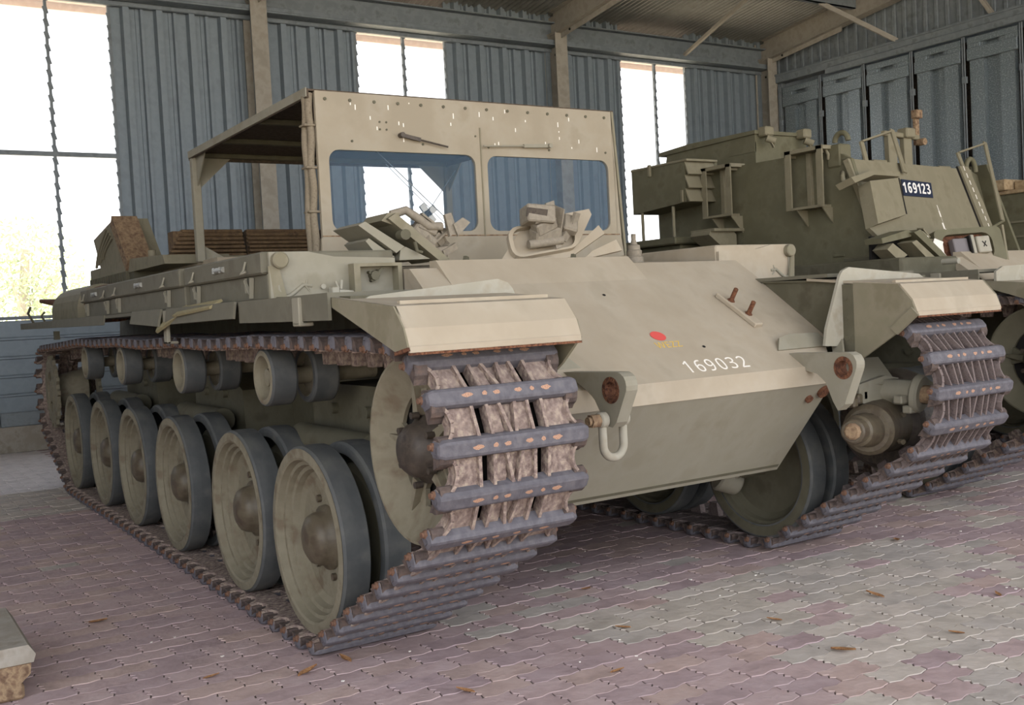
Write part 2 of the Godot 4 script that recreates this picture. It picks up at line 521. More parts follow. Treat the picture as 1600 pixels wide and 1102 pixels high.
	# purlins across the rafters
	for z in [-7.3, -5.2, -3.1, -1.0, 1.1, 3.2, 5.3]:
		b = MB.new()
		var y := roof_y(z) - 0.13
		b.lohi(Vector3(LEFT_X, y - 0.1, z - 0.01), Vector3(RIGHT_X, y + 0.1, z + 0.01))
		b.lohi(Vector3(LEFT_X, y - 0.1, z - 0.07), Vector3(RIGHT_X, y - 0.085, z + 0.01))
		b.lohi(Vector3(LEFT_X, y + 0.085, z - 0.01), Vector3(RIGHT_X, y + 0.1, z + 0.07))
		struct("trim_%d" % n, b, "beam_grey", "grey roof purlin carrying the corrugated roof")
		n += 1
	# thin struts between eave beam, purlin and gable rail
	var st := [[Vector3(9.1, 5.5, -9.22), Vector3(8.9, 6.05, -7.3), "slanting grey strut from eave beam to purlin above third window"], [Vector3(10.3, 6.0, -7.35), Vector3(11.2, 5.3, -6.6), "slanting grey strut from purlin down to the gable rail"], [Vector3(11.2, 6.3, -5.6), Vector3(11.25, 5.3, -5.0), "slanting grey strut above the folding doors"]]
	for s in st:
		b = MB.new()
		b.bar(s[0], s[1], 0.05, 0.05)
		b.bar(s[0] + Vector3(0.02, 0.02, 0), s[1] + Vector3(0.02, 0.02, 0), 0.008, 0.06)
		struct("trim_%d" % n, b, "column_cream", s[2])
		n += 1
	# roof: corrugated sheets, 0.76 wide
	var roof := Node3D.new()
	roof.name = "ceiling"
	add_child(roof)
	tag(roof, "sloping roof of corrugated steel sheets", "", "", "structure")
	b = MB.new()
	var w := 0.76
	var wav := PackedVector2Array()
	for k in 41: wav.append(Vector2(w * k / 40, 0.022 * cos(TAU * k / 5.0)))
	for k in range(40, -1, -1): wav.append(Vector2(w * k / 40, 0.022 * cos(TAU * k / 5.0) - 0.006 + 0.03))
	var len_ := (FRONT_Z + 0.5 - (WALL_Z - 0.7)) * sqrt(1 + PITCH * PITCH)
	var zdir := Vector3(0, PITCH, 1).normalized()
	b.prism(wav, 0, len_, Transform3D(Basis(Vector3.RIGHT, zdir.cross(Vector3.RIGHT), zdir), Vector3.ZERO))
	var rs := mesh_of([[b, "roof_steel"]])
	var rx := LEFT_X - 0.3
	while rx < RIGHT_X + 0.3:
		part(roof, "sheet", rs, "", Transform3D(Basis(), Vector3(rx, roof_y(WALL_Z - 0.7), WALL_Z - 0.7)))
		rx += w
	# soffit and gutter outside, seen through the top of the windows
	b = MB.new()
	b.lohi(Vector3(LEFT_X, 5.56, WALL_Z - 0.75), Vector3(RIGHT_X, 5.59, WALL_Z - 0.06))
	b.lohi(Vector3(LEFT_X, 5.47, WALL_Z - 0.78), Vector3(RIGHT_X, 5.85, WALL_Z - 0.74))
	struct("trim_%d" % n, b, "soffit", "pinkish eave board outside the windows")
	n += 1
	# left wall, out of view; its length set to control light from that side
	b = MB.new()
	b.lohi(Vector3(LEFT_X - 0.1, -0.05, WALL_Z - 0.1), Vector3(LEFT_X, 5.9, 1.5))
	b.prism(pv([WALL_Z, 5.9, 1.5, 5.9, 1.5, roof_y(1.5), WALL_Z, roof_y(WALL_Z)]), -LEFT_X, -LEFT_X + 0.1, side_frame())
	struct("wall_left", b, "sheet_steel", "steel sheeted wall at the far left end of the shed")
	right_wall(n)

func louvre_window(k: int, x0: float, x1: float, back: Node3D) -> void:
	var win := Node3D.new()
	win.name = "window_%d" % k
	add_child(win)
	tag(win, ["louvred window farthest left in the back wall", "tall louvred window over horizontal cladding behind the tank rear", "louvred window behind the canopy roof", "louvred window left of the big olive vehicle box"][k - 1], "", "", "structure")
	var y0 := 1.57
	var y1 := 5.53
	var xm := (x0 + x1) / 2 + 0.03
	var b := MB.new()
	for x in [x0 + 0.015, xm, x1 - 0.015]: b.lohi(Vector3(x - 0.016, y0, WALL_Z - 0.02), Vector3(x + 0.016, y1, WALL_Z + 0.03))
	for y in [y0 + 0.01, y1]: b.lohi(Vector3(x0, y - 0.02, WALL_Z - 0.04), Vector3(x1, y + 0.02, WALL_Z + 0.035))
	if k < 3: b.lohi(Vector3(x0, 3.5, WALL_Z - 0.02), Vector3(x1, 3.555, WALL_Z + 0.035))
	part(win, "window_frame", b, "beam_grey")
	# blades: tilted panes with a clip at each end
	var rows := 26
	var pitch := (y1 - y0 - 0.06) / rows
	for side in 2:
		var xa := (x0 + 0.03) if side == 0 else (xm + 0.016)
		var xb := (xm - 0.016) if side == 0 else (x1 - 0.03)
		var g := MB.new()
		g.box(Vector3((xa + xb) / 2, 0, 0), Vector3(xb - xa, pitch * 1.08, 0.004), 0, Basis(Vector3.RIGHT, -0.22))
		var pm := mesh_of([[g, "pane_glass"]])
		var clips := MB.new()
		for r in rows:
			var y := y0 + 0.04 + pitch * (r + 0.5)
			part(win, "pane", pm, "", Transform3D(Basis(), Vector3(0, y, WALL_Z)))
			for xx in [xa, xb]: clips.box(Vector3(xx, y - pitch * 0.3, WALL_Z + 0.02), Vector3(0.022, pitch * 0.55, 0.02), 0, Basis(Vector3.BACK, 0.25))
		part(win, "blade_clip", clips, "beam_grey").set_meta("kind", "stuff")
	# horizontal cladding below the sill
	var prof := pv([0, 0, 0.19, 0.0, 0.205, 0.025, 0.225, 0.025, 0.235, 0, 0.235, -0.03, 0, -0.03])
	var yy := y0 - 0.02
	for r in 5:
		var c := MB.new()
		c.prism(prof, x0, x1, Transform3D(Basis(Vector3(0, -1, 0), Vector3(0, 0, 1), Vector3(-1, 0, 0)), Vector3.ZERO))
		part(back, "cladding_board", flip_x(c, x0 + x1), "sheet_steel", Transform3D(Basis(), Vector3(0, yy - 0.222 * r, WALL_Z)))
	var s := MB.new()
	s.lohi(Vector3(x0, 0.3, WALL_Z - 0.03), Vector3(x1, 0.47, WALL_Z + 0.03), 0.01)
	part(back, "bottom_rail", s, "beam_grey")

# cladding is drawn along -x; put it back between the same two ends
func flip_x(c: MB, total: float) -> MB:
	for i in c.v.size(): c.v[i].x += total
	return c

func right_wall(n: int) -> void:
	var wall := Node3D.new()
	wall.name = "wall_right"
	add_child(wall)
	tag(wall, "gable end wall clad in finely ribbed steel above folding doors", "", "", "structure")
	# ribbed sheets above the rail, following the roof slope
	var z := WALL_Z
	while z < FRONT_Z:
		var b := MB.new()
		var z1 := minf(z + 0.76, FRONT_Z)
		var yt := roof_y(z) + 0.02
		b.prism(pv([z, 5.3, z1, 5.3, z1, roof_y(z1) + 0.02, z, yt]), -RIGHT_X - 0.12, -RIGHT_X - 0.06, side_frame())
		for k in 4:
			var zz := z + 0.095 + 0.19 * k
			if zz < z1: b.lohi(Vector3(RIGHT_X + 0.03, 5.3, zz - 0.035), Vector3(RIGHT_X + 0.065, roof_y(zz) + 0.01, zz + 0.035), 0.012)
		part(wall, "sheet", b, "beam_grey")
		z += 0.76
	var b2 := MB.new()
	b2.lohi(Vector3(RIGHT_X + 0.22, -0.05, WALL_Z - 0.1), Vector3(RIGHT_X + 0.28, 5.4, FRONT_Z))
	part(wall, "outer_skin", b2, "beam_grey")
	var rail := MB.new()
	rail.lohi(Vector3(RIGHT_X - 0.12, 5.16, WALL_Z), Vector3(RIGHT_X + 0.1, 5.3, FRONT_Z), 0.01)
	rail.lohi(Vector3(RIGHT_X - 0.14, 5.28, WALL_Z), Vector3(RIGHT_X + 0.05, 5.31, FRONT_Z))
	rail.lohi(Vector3(RIGHT_X - 0.16, 5.08, WALL_Z + 1.5), Vector3(RIGHT_X - 0.1, 5.18, FRONT_Z), 0.01)
	struct("trim_%d" % n, rail, "beam_grey", "steel door track rail along the gable wall")
	# door leaves
	var leaf := MB.new()
	var wd := 0.9
	leaf.lohi(Vector3(0.03, 0.05, 0.08), Vector3(0.05, 5.06, wd - 0.12))
	for zc in [0.19, 0.67]:
		leaf.prism(pv([zc - 0.115, 0.05, zc + 0.115, 0.05, zc + 0.115, 5.06, zc - 0.115, 5.06]), -0.04, 0.05, side_frame())
	for zc in [0.09, wd - 0.13]: leaf.lohi(Vector3(-0.03, 0.05, zc - 0.016), Vector3(0.04, 5.06, zc + 0.016))
	var lm := mesh_of([[leaf, "spangle"]])
	var rec := MB.new()
	rec.lohi(Vector3(0.17, 0.05, 0.0), Vector3(0.19, 5.06, wd))
	var recm := mesh_of([[rec, "hub_dark"]])  # shade between the leaves put into the dark colour of this plate
	var rails := MB.new()
	rails.lohi(Vector3(-0.09, 4.72, 0.05), Vector3(-0.04, 4.9, wd - 0.05), 0.008)
	rails.lohi(Vector3(-0.075, 4.96, 0.05), Vector3(-0.03, 5.06, wd - 0.05), 0.008)
	rails.lohi(Vector3(-0.07, 4.88, 0.05), Vector3(-0.03, 5.0, 0.26), 0.008)
	rails.lohi(Vector3(-0.07, 4.88, wd - 0.26), Vector3(-0.03, 5.0, wd - 0.05), 0.008)
	rails.lohi(Vector3(-0.09, 0.2, 0.05), Vector3(-0.04, 0.36, wd - 0.05), 0.008)
	var rm := mesh_of([[rails, "spangle"]])
	var rod := MB.new()
	rod.rod(Vector3(-0.09, 0.05, -0.015), Vector3(-0.09, 5.1, -0.015), 0.012, 8)
	rod.rod(Vector3(-0.09, 0.05, 0.02), Vector3(-0.09, 5.1, 0.02), 0.012, 8)
	for y in [0.8, 2.6, 4.4]: rod.lohi(Vector3(-0.1, y, -0.035), Vector3(-0.05, y + 0.1, 0.04), 0.005)
	var rdm := mesh_of([[rod, "beam_grey"]])
	var k := 1
	var zz := WALL_Z + 0.42
	while zz + wd < FRONT_Z:
		var d := Node3D.new()
		d.name = "door_%d" % k
		add_child(d)
		d.position = Vector3(RIGHT_X, 0, zz)
		tag(d, "galvanised folding door leaf of the gable wall, leaf %d counted from the corner column" % k, "", "", "structure")
		part(d, "leaf", lm)
		part(d, "gap_shade", recm)
		part(d, "rail", rm)
		part(d, "bolt_rod", rdm)
		zz += wd + 0.005
		k += 1
	var post := MB.new()
	post.lohi(Vector3(RIGHT_X - 0.02, 0, WALL_Z), Vector3(RIGHT_X + 0.1, 5.2, WALL_Z + 0.41), 0.01)
	part(wall, "corner_post", post, "beam_grey")

func outside() -> void:
	var b := MB.new()
	b.lohi(Vector3(-90, -0.6, -90), Vector3(90, -0.305, 90))
	struct("ground", b, "gravel", "pale gravel ground outside the shed")
	var rng := RandomNumberGenerator.new()
	rng.seed = 11
	var spots := [[Vector3(0.7, -0.3, -24), 4.4, "leafy tree outside, glare put into its pale colour, seen through the lower left panes of the tall window"], [Vector3(3.0, -0.3, -30), 3.4, "lower tree outside, glare put into its pale colour, seen just right of the tall window's centre bar"]]
	for s in spots:
		var t := thing("tree", s[2], "tree", s[0])
		var h: float = s[1]
		var tr := MB.new()
		tr.tube([Vector3(0, 0, 0), Vector3(0.05, h * 0.3, 0), Vector3(-0.05, h * 0.55, 0.05), Vector3(0.1, h * 0.85, 0)], 0.11, 8)
		for k in 8:
			var a := rng.randf() * TAU
			var y := h * rng.randf_range(0.35, 0.7)
			tr.tube([Vector3(0, y, 0), Vector3(cos(a) * 0.5, y + 0.4, sin(a) * 0.5), Vector3(cos(a) * 1.1, y + 0.9, sin(a) * 1.1)], 0.035, 6)
		part(t, "trunk", tr, "bark")
		var lv := MB.new()
		for k in 2600:
			var d := Vector3(rng.randfn(), rng.randfn(), rng.randfn()).normalized() * pow(rng.randf(), 0.45)
			var p := Vector3(d.x * 1.5, h * 0.68 + d.y * h * 0.36, d.z * 1.5)
			var u := Vector3(rng.randfn(), rng.randfn(), rng.randfn()).normalized()
			var w := u.cross(Vector3(rng.randfn(), rng.randfn(), rng.randfn())).normalized()
			lv.quad(p - u * 0.09, p + w * 0.03, p + u * 0.09, p - w * 0.03)
		part(t, "foliage", lv, "leaf").set_meta("kind", "stuff")

# ------------------------------------------------------------------ floor of interlocking pavers
var floor_node: MeshInstance3D
const PW := 0.216
const PD := 0.118

func paver_mesh(bend: float) -> ArrayMesh:
	var b := MB.new()
	var g := 0.0013
	var zig := func(t: float) -> float:   # edge offset, repeats every half paver so that rows can shift by half
		var u := fposmod(t, 1.0)
		return 0.0065 * clampf((absf(u - 0.5) * 4 - 1) * 1.6, -1, 1)
	var out := PackedVector2Array()
	var ins := PackedVector2Array()
	var ts := [0.0, 0.12, 0.22, 0.28, 0.38, 0.5]
	var bot := []
	for h in 2:
		for t in ts:
			if h == 1 and t == 0.0: continue
			bot.append(Vector2(PW * (h * 0.5 + t * 1.0), zig.call(t * 2.0) ))
	var ends := [Vector2(0.009, 0.30), Vector2(-0.009, 0.42), Vector2(0.009, 0.58), Vector2(-0.009, 0.70)]
	for p in bot: out.append(p)
	for e in ends: out.append(Vector2(PW + e.x, bot[-1].y + PD * e.y))
	for k in range(bot.size() - 1, -1, -1): out.append(bot[k] + Vector2(0, PD))
	for k in range(3, -1, -1): out.append(Vector2(ends[k].x, bot[0].y + PD * ends[k].y))
	# shrink for the joint and once more for the chamfer
	var a := Geometry2D.offset_polygon(out, -g, Geometry2D.JOIN_MITER)
	var o2: PackedVector2Array = a[0]
	for k in o2.size(): o2[k].x = PW / 2 + (o2[k].x - PW / 2) * 0.984
	var c: PackedVector2Array = PackedVector2Array()
	var m := o2.size()
	if Geometry2D.is_polygon_clockwise(o2): o2.reverse()
	for k in m:
		var d0 := (o2[k] - o2[(k + m - 1) % m]).normalized()
		var d1 := (o2[(k + 1) % m] - o2[k]).normalized()
		var nn := (Vector2(-d0.y, d0.x) + Vector2(-d1.y, d1.x)).normalized()
		c.append(o2[k] + nn * 0.0018)
	# frame: (x, -z) so that up is +y
	var f := Transform3D(Basis(Vector3(1, 0, 0), Vector3(0, 0, -1), Vector3(0, 1, 0)), Vector3(-PW / 2, 0, PD / 2))
	b.xf = f
	var idx := Geometry2D.triangulate_polygon(c)
	for k in range(0, idx.size(), 3):
		var p := c[idx[k]]
		var q := c[idx[k + 1]]
		var r := c[idx[k + 2]]
		if (q - p).cross(r - p) < 0:
			var t := q; q = r; r = t
		b.tri(Vector3(p.x, p.y, 0), Vector3(q.x, q.y, 0), Vector3(r.x, r.y, 0))
	for k in m:
		var k2 := (k + 1) % m
		b.quad(Vector3(o2[k].x, o2[k].y, -0.0025), Vector3(o2[k2].x, o2[k2].y, -0.0025), Vector3(c[k2].x, c[k2].y, 0), Vector3(c[k].x, c[k].y, 0))
		b.quad(Vector3(o2[k].x, o2[k].y, -0.02), Vector3(o2[k2].x, o2[k2].y, -0.02), Vector3(o2[k2].x, o2[k2].y, -0.0025), Vector3(o2[k].x, o2[k].y, -0.0025))
	var am := mesh_of([[b, "joint_sand"]])
	am.surface_set_material(0, null)
	return am

# which tone: 0..3 red tones, 4..6 grey tones
func paver_tone(x: float, z: float, rng: RandomNumberGenerator) -> int:
	var grey := 0.012
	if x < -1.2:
		if z < -6.05: return 7  # palest tone: light pavers with the window light painted in as well
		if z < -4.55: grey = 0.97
	else:
		var f := paver_noise.get_noise_2d(x * 1.0, z * 1.0)
		if x > -0.55 and x < 1.75 and z > 0.22 and z < 0.8 + f * 0.4: grey = 0.96
		elif x > -0.32 and z > 1.3 + f * 0.5 and x < 1.2: grey = 0.62
		elif x > -0.3 and x < 0.9 and z > 0.7 and z < 1.3: grey = 0.55
		elif x > 0.9 and f > 0.1: grey = 0.6
		elif x > -0.9 and x < 0.2 and z > -0.6 and z < 0.22: grey = 0.18
	return 4 + rng.randi() % 3 if rng.randf() < grey else rng.randi() % 4

var paver_noise := FastNoiseLite.new()

func pavers() -> void:
	paver_noise.seed = 5
	paver_noise.frequency = 0.9
	var rng := RandomNumberGenerator.new()
	rng.seed = 3
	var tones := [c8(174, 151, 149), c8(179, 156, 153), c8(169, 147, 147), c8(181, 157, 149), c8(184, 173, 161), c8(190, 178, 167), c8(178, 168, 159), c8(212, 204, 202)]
	var mats := []
	for k in tones.size():
		var t: Color = tones[k]
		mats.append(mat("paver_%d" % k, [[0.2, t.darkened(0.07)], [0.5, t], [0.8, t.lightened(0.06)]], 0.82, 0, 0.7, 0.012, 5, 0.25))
	var mesh0 := paver_mesh(0)
	var list := []
	var cp := Vector3(-3.14, 1.4, 4.06)
	var cb := Basis(Vector3.UP, -0.5691) * Basis(Vector3.RIGHT, -0.0426) * Basis(Vector3.BACK, -0.0514)
	var row := 0
	var z := WALL_Z + 0.14
	while z < 5.2:
		var x := -7.0 + (PW / 2 if row % 2 else 0.0)
		while x < 11.0:
			var q := (Vector3(x, 0, z) - cp) * cb
			var see := false
			if q.z < -0.5:
				var px := 800 + 1632 * q.x / -q.z
				var py := 551 - 1632 * q.y / -q.z
				see = px > -30 and px < 1630 and py < 1130
				# what the tracks and hull hide
				if x > -1.66 and x < -0.98 and z < 0.0: see = false
				if x > -0.98 and x < 1.7 and z < -0.15 - 0.0: see = false
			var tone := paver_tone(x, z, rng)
			list.append([q.length() if see else 1000.0 + q.length(), Vector3(x, rng.randf_range(-0.003, 0.0), z), rng.randfn() * 0.006, tone, rng.randfn() * 0.004, rng.randfn() * 0.004])
			x += PW
		z += PD
		row += 1
	list.sort_custom(func(a, b): return a[0] < b[0])
	var meshes := []
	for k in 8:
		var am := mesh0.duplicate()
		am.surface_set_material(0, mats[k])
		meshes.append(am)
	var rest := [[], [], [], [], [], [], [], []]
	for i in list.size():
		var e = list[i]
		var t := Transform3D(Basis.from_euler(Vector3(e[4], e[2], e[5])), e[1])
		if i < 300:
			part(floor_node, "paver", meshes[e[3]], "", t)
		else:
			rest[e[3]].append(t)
	for k in 8:
		if rest[k].is_empty(): continue
		var mm := MultiMesh.new()
		mm.transform_format = MultiMesh.TRANSFORM_3D
		mm.mesh = meshes[k]
		mm.instance_count = rest[k].size()
		for i in rest[k].size(): mm.set_instance_transform(i, rest[k][i])
		var mi := MultiMeshInstance3D.new()
		mi.name = "far_pavers"
		mi.multimesh = mm
		mi.set_meta("kind", "stuff")
		floor_node.add_child(mi, true)

	var specks := MB.new()
	for k in 60:
		var p := Vector3(rng.randf_range(-2.6, 2.6), 0.0005, rng.randf_range(-1.5, 2.0))
		if p.x > -1.7 and p.x < -0.9 and p.z < 0.1: continue
		specks.box(p, Vector3(rng.randf_range(0.005, 0.014), 0.003, rng.randf_range(0.005, 0.012)), 0, Basis(Vector3.UP, rng.randf() * TAU))
	part(floor_node, "white_specks", specks, "white_faded").set_meta("kind", "stuff")

# ------------------------------------------------------------------ tracked vehicles
const PITCHLEN := 0.155
const LINK_X := 1.32

# one cast track link: x across, y away from the ground side (outside is -y), z along the run
func link_mesh(clean: bool) -> ArrayMesh:
	var body := MB.new()
	var bars := MB.new()
	var spots := MB.new()
	var ends := MB.new()
	# cross bar, deeper in the middle than at its rounded tips
	var sec := [[-0.294, 0.012], [-0.288, 0.026], [-0.27, 0.033], [0.27, 0.033], [0.288, 0.026], [0.294, 0.012]]
	var up := Transform3D(Basis(Vector3(1, 0, 0), Vector3(0, 0, 1), Vector3(0, -1, 0)), Vector3(0, 0, 0.028))
	bars.xf = up
	var prof := [[-1.0, -0.014], [-1.0, 0.022], [-0.82, 0.036], [-0.55, 0.04], [0.55, 0.04], [0.82, 0.036], [1.0, 0.022], [1.0, -0.014]]
	for k in sec.size() - 1:
		var p = sec[k]
		var q = sec[k + 1]
		var tp := 1.0 if absf(p[0]) < 0.28 else (0.9 if absf(p[0]) < 0.29 else 0.6)
		var tq := 1.0 if absf(q[0]) < 0.28 else (0.9 if absf(q[0]) < 0.29 else 0.6)
		for i in prof.size() - 1:
			var u = prof[i]
			var w = prof[i + 1]
			bars.quad(Vector3(p[0], p[1] * u[0], u[1] * tp), Vector3(q[0], q[1] * u[0], u[1] * tq), Vector3(q[0], q[1] * w[0], w[1] * tq), Vector3(p[0], p[1] * w[0], w[1] * tp))
	for s in [[-0.294, 1], [0.294, -1]]:
		bars.quad(Vector3(s[0], -0.012 * s[1], 0.022), Vector3(s[0], 0.012 * s[1], 0.022), Vector3(s[0], 0.012 * s[1], -0.014), Vector3(s[0], -0.012 * s[1], -0.014))
	var rng := RandomNumberGenerator.new()
	rng.seed = 8 if clean else 2
	for s in [[-0.15, 0.022], [-0.085, 0.010], [-0.04, 0.014], [0.045, 0.015], [0.1, 0.010], [0.155, 0.021]]:
		var q := PackedVector2Array()
		for p in circle(1.0, 11): q.append(Vector2(s[0] + p.x * s[1] * rng.randf_range(0.75, 1.1), p.y * 0.009 * rng.randf_range(0.6, 1.1) + 0.001))
		spots.prism(q, 0.038, 0.0406, up)
	# web: waisted plate with two slots, built from strips; flares out under the bars
	var zs := [-0.125, -0.108, -0.085, -0.055, -0.025, 0.0, 0.02]
	var hw := [0.272, 0.25, 0.234, 0.226, 0.232, 0.25, 0.275]
	var face := -0.012 if not clean else 0.006
	for side in [-1.0, 1.0]:
		var q := PackedVector2Array()
		for k in zs.size(): q.append(Vector2(side * hw[k], zs[k]))
		q.append(Vector2(side * 0.132, zs[-1]))
		q.append(Vector2(side * 0.132, zs[0]))
		body.prism(q, -0.025, -face - 0.004, Transform3D(up.basis, Vector3.ZERO))
		for k in zs.size() - 1:
			body.plate([Vector3(side * hw[k], -0.024, zs[k]), Vector3(side * hw[k + 1], -0.024, zs[k + 1]), Vector3(side * (hw[k + 1] - 0.012), 0.018, zs[k + 1]), Vector3(side * (hw[k] - 0.012), 0.018, zs[k])], 0.012)
		body.lohi(Vector3(side * 0.082, face + 0.004, -0.125), Vector3(side * 0.03, 0.025, 0.02))
		body.lohi(Vector3(side * 0.132, face + 0.01, -0.125), Vector3(side * 0.082, 0.025, -0.1))
		body.lohi(Vector3(side * 0.132, face + 0.006, 0.004), Vector3(side * 0.082, 0.025, 0.02))
	body.lohi(Vector3(-0.03, face + 0.014, -0.125), Vector3(0.03, 0.025, 0.02))
	# ribs on the outside
	var ribs := [[-0.195, -0.165], [-0.122, -0.117], [-0.08, -0.083], [-0.035, 0.0], [0.03, 0.006], [0.08, 0.078], [0.122, 0.117], [0.185, 0.17]]
	if not clean: ribs = [[-0.136, -0.132], [-0.079, -0.080], [-0.036, -0.004], [0.034, 0.008], [0.079, 0.078], [0.136, 0.132]]
	for r in ribs:
		body.bar(Vector3(r[0], -0.002, 0.018), Vector3(r[1], -0.002, -0.125), 0.012 if not clean else 0.009, 0.042)
	# hinge lugs with the pin in them
	for x in [-0.255, -0.15, -0.05, 0.05, 0.15, 0.255]:
		body.rod(Vector3(x - 0.03, 0.004, -0.118), Vector3(x + 0.03, 0.004, -0.118), 0.021, 8)
	for x in [-0.2, -0.1, 0.0, 0.1, 0.2]:
		body.rod(Vector3(x - 0.024, 0.004, 0.037), Vector3(x + 0.024, 0.004, 0.037), 0.021, 8)
	# rounded shoe under each end of the bar, as seen from the side
	var shoe := PackedVector2Array()
	for k in 9:
		var a := PI + PI * k / 8
		shoe.append(Vector2(0.02 + cos(a) * 0.05, 0.004 + sin(a) * 0.04))
	shoe.append(Vector2(0.066, 0.014))
	shoe.append(Vector2(-0.04, 0.02))
	for x in [[0.235, 0.284], [-0.284, -0.235]]: ends.prism(shoe, x[0], x[1], side_frame())
	# guide horn on the inside
	body.prism(pv([-0.045, 0.0, 0.045, 0.0, 0.03, 0.085, -0.03, 0.085]), -0.02, 0.02, Transform3D(Basis(Vector3(0, 0, 1), Vector3(0, 1, 0), Vector3(-1, 0, 0)), Vector3(0, 0.022, -0.045)))
	return mesh_of([[body, "track_clean" if clean else "track_mud"], [bars, "track_bar"], [spots, "worn_spot"], [ends, "track_dark"]])

# closed run of the track in the (z, y) plane of its pin line; clockwise seen from -x
func track_path(front_c: Vector2, front_r: float, rear_c: Vector2, rear_r: float, z_front: float, z_rear: float, top: Array) -> PackedVector2Array:
	var g := 0.048
	var p := PackedVector2Array()
	var tangent := func(pt: Vector2, c: Vector2, r: float, sgn: float) -> float:   # angle on the circle where a line from pt touches it
		var d := pt - c
		return d.angle() + sgn * acos(clampf(r / d.length(), -1, 1))
	var f0 := Vector2(z_front, g)
	var a0: float = tangent.call(f0, front_c, front_r, 1.0)
	var t0: Vector2 = top[0]
	var a1: float = tangent.call(t0, front_c, front_r, -1.0)
	while a1 < a0: a1 += TAU
	# ground from rear to front
	p.append(Vector2(z_rear, g))
	p.append(f0 + Vector2(-0.12, 0))
	p.append(f0 + Vector2(0.03, 0.012))
	for k in 25: p.append(front_c + Vector2.from_angle(lerpf(a0, a1, k / 24.0)) * front_r)
	for q in top: p.append(q)
	var tl: Vector2 = top[-1]
	var b0: float = tangent.call(tl, rear_c, rear_r, 1.0)
	var b1: float = tangent.call(Vector2(z_rear, g), rear_c, rear_r, -1.0)
	while b1 < b0: b1 += TAU
	for k in 25: p.append(rear_c + Vector2.from_angle(lerpf(b0, b1, k / 24.0)) * rear_r)
	return p

var links := {}
var phase_left := 0.74
var phase_right := 0.0

func add_track(veh: Node3D, x: float, path: PackedVector2Array, phase := 0.0, clean := false) -> void:
	if not links.has(clean): links[clean] = link_mesh(clean)
	var m := path.size()
	var total := 0.0
	for k in m: total += path[k].distance_to(path[(k + 1) % m])
	var count := int(round(total / PITCHLEN))
	var step := total / count
	var pts := []
	var k := 0
	var at := 0.0
	var seg := path[0].distance_to(path[1])
	for i in count:
		var want := (i + phase) * step
		while want > at + seg:
			at += seg
			k += 1
			seg = path[k % m].distance_to(path[(k + 1) % m])
		pts.append(path[k % m].lerp(path[(k + 1) % m], (want - at) / seg))
	var tr := Node3D.new()
	var heads := MB.new()
	for i in count:
		var a: Vector2 = pts[i]
		for s in [-1.0, 1.0]:
			heads.rod(Vector3(x + s * 0.275, a.y, a.x), Vector3(x + s * 0.297, a.y, a.x), 0.016, 6, -1.0, 0.004)
			heads.rod(Vector3(x + s * 0.295, a.y, a.x), Vector3(x + s * 0.306, a.y, a.x), 0.010, 8)
	var mi := part(veh, "track", heads, "rust_bright")
	for i in count:
		var a: Vector2 = pts[i]
		var b: Vector2 = pts[(i + 1) % count]
		var d := (b - a).normalized()
		var f := Vector3(0, d.y, d.x)
		var up := f.cross(Vector3.RIGHT)      # inside of the loop
		var mid := (a + b) / 2
		part(mi, "track_link", links[clean], "", Transform3D(Basis(Vector3.RIGHT, up, f), Vector3(x, mid.y, mid.x) + f * 0.04 - up * 0.008))

# a road wheel: outer disc faces -x, its outer face at x = 0
func wheel_meshes() -> Array:
	var tx := Transform3D(Basis(Vector3(0, 0, 1), Vector3(0, 1, 0), Vector3(-1, 0, 0)), Vector3.ZERO)   # z axis of the lathe points to -x
	var tyres := []
	for off in [0.0, -0.18]:
		var t := MB.new()
		t.lathe([Vector2(0.325, off - 0.115), Vector2(0.388, off - 0.12), Vector2(0.4, off - 0.112), Vector2(0.402, off - 0.06), Vector2(0.4, off - 0.012), Vector2(0.39, off - 0.002), Vector2(0.352, off)], 48, tx)
		tyres.append(mesh_of([[t, "rubber"]]))
	var disc := MB.new()
	disc.lathe([Vector2(0.39, 0.0), Vector2(0.352, 0.004), Vector2(0.342, -0.002), Vector2(0.334, -0.03), Vector2(0.318, -0.032), Vector2(0.312, -0.055), Vector2(0.296, -0.06), Vector2(0.286, -0.085), Vector2(0.26, -0.1), Vector2(0.1, -0.105), Vector2(0.0, -0.105)], 48, tx)
	var inner := MB.new()
	inner.lathe([Vector2(0.0, -0.2), Vector2(0.12, -0.2), Vector2(0.27, -0.215), Vector2(0.3, -0.24), Vector2(0.31, -0.265), Vector2(0.325, -0.27), Vector2(0.335, -0.298), Vector2(0.385, -0.3)], 48, Transform3D(tx.basis * Basis(Vector3.UP, 0), Vector3.ZERO))
	inner.lathe([Vector2(0.06, -0.2), Vector2(0.06, -0.1)], 16, tx)
	var hub := MB.new()
	hub.lathe([Vector2(0.14, -0.105), Vector2(0.138, -0.09), Vector2(0.118, -0.085), Vector2(0.112, -0.05), Vector2(0.1, -0.025), Vector2(0.075, -0.01), Vector2(0.04, -0.003), Vector2(0.0, 0.0)], 24, tx, true)
	for k in 6:
		var a := TAU * k / 6 + 0.3
		hub.rod(Vector3(0.105, cos(a) * 0.17, sin(a) * 0.17), Vector3(0.085, cos(a) * 0.17, sin(a) * 0.17), 0.016, 6)
	return [tyres, mesh_of([[disc, gear_paint]]), mesh_of([[inner, "paint_dark"]]), mesh_of([[hub, "hub_grease"]])]

var wheel_sets := {}
var gear_paint := "wheel_paint"

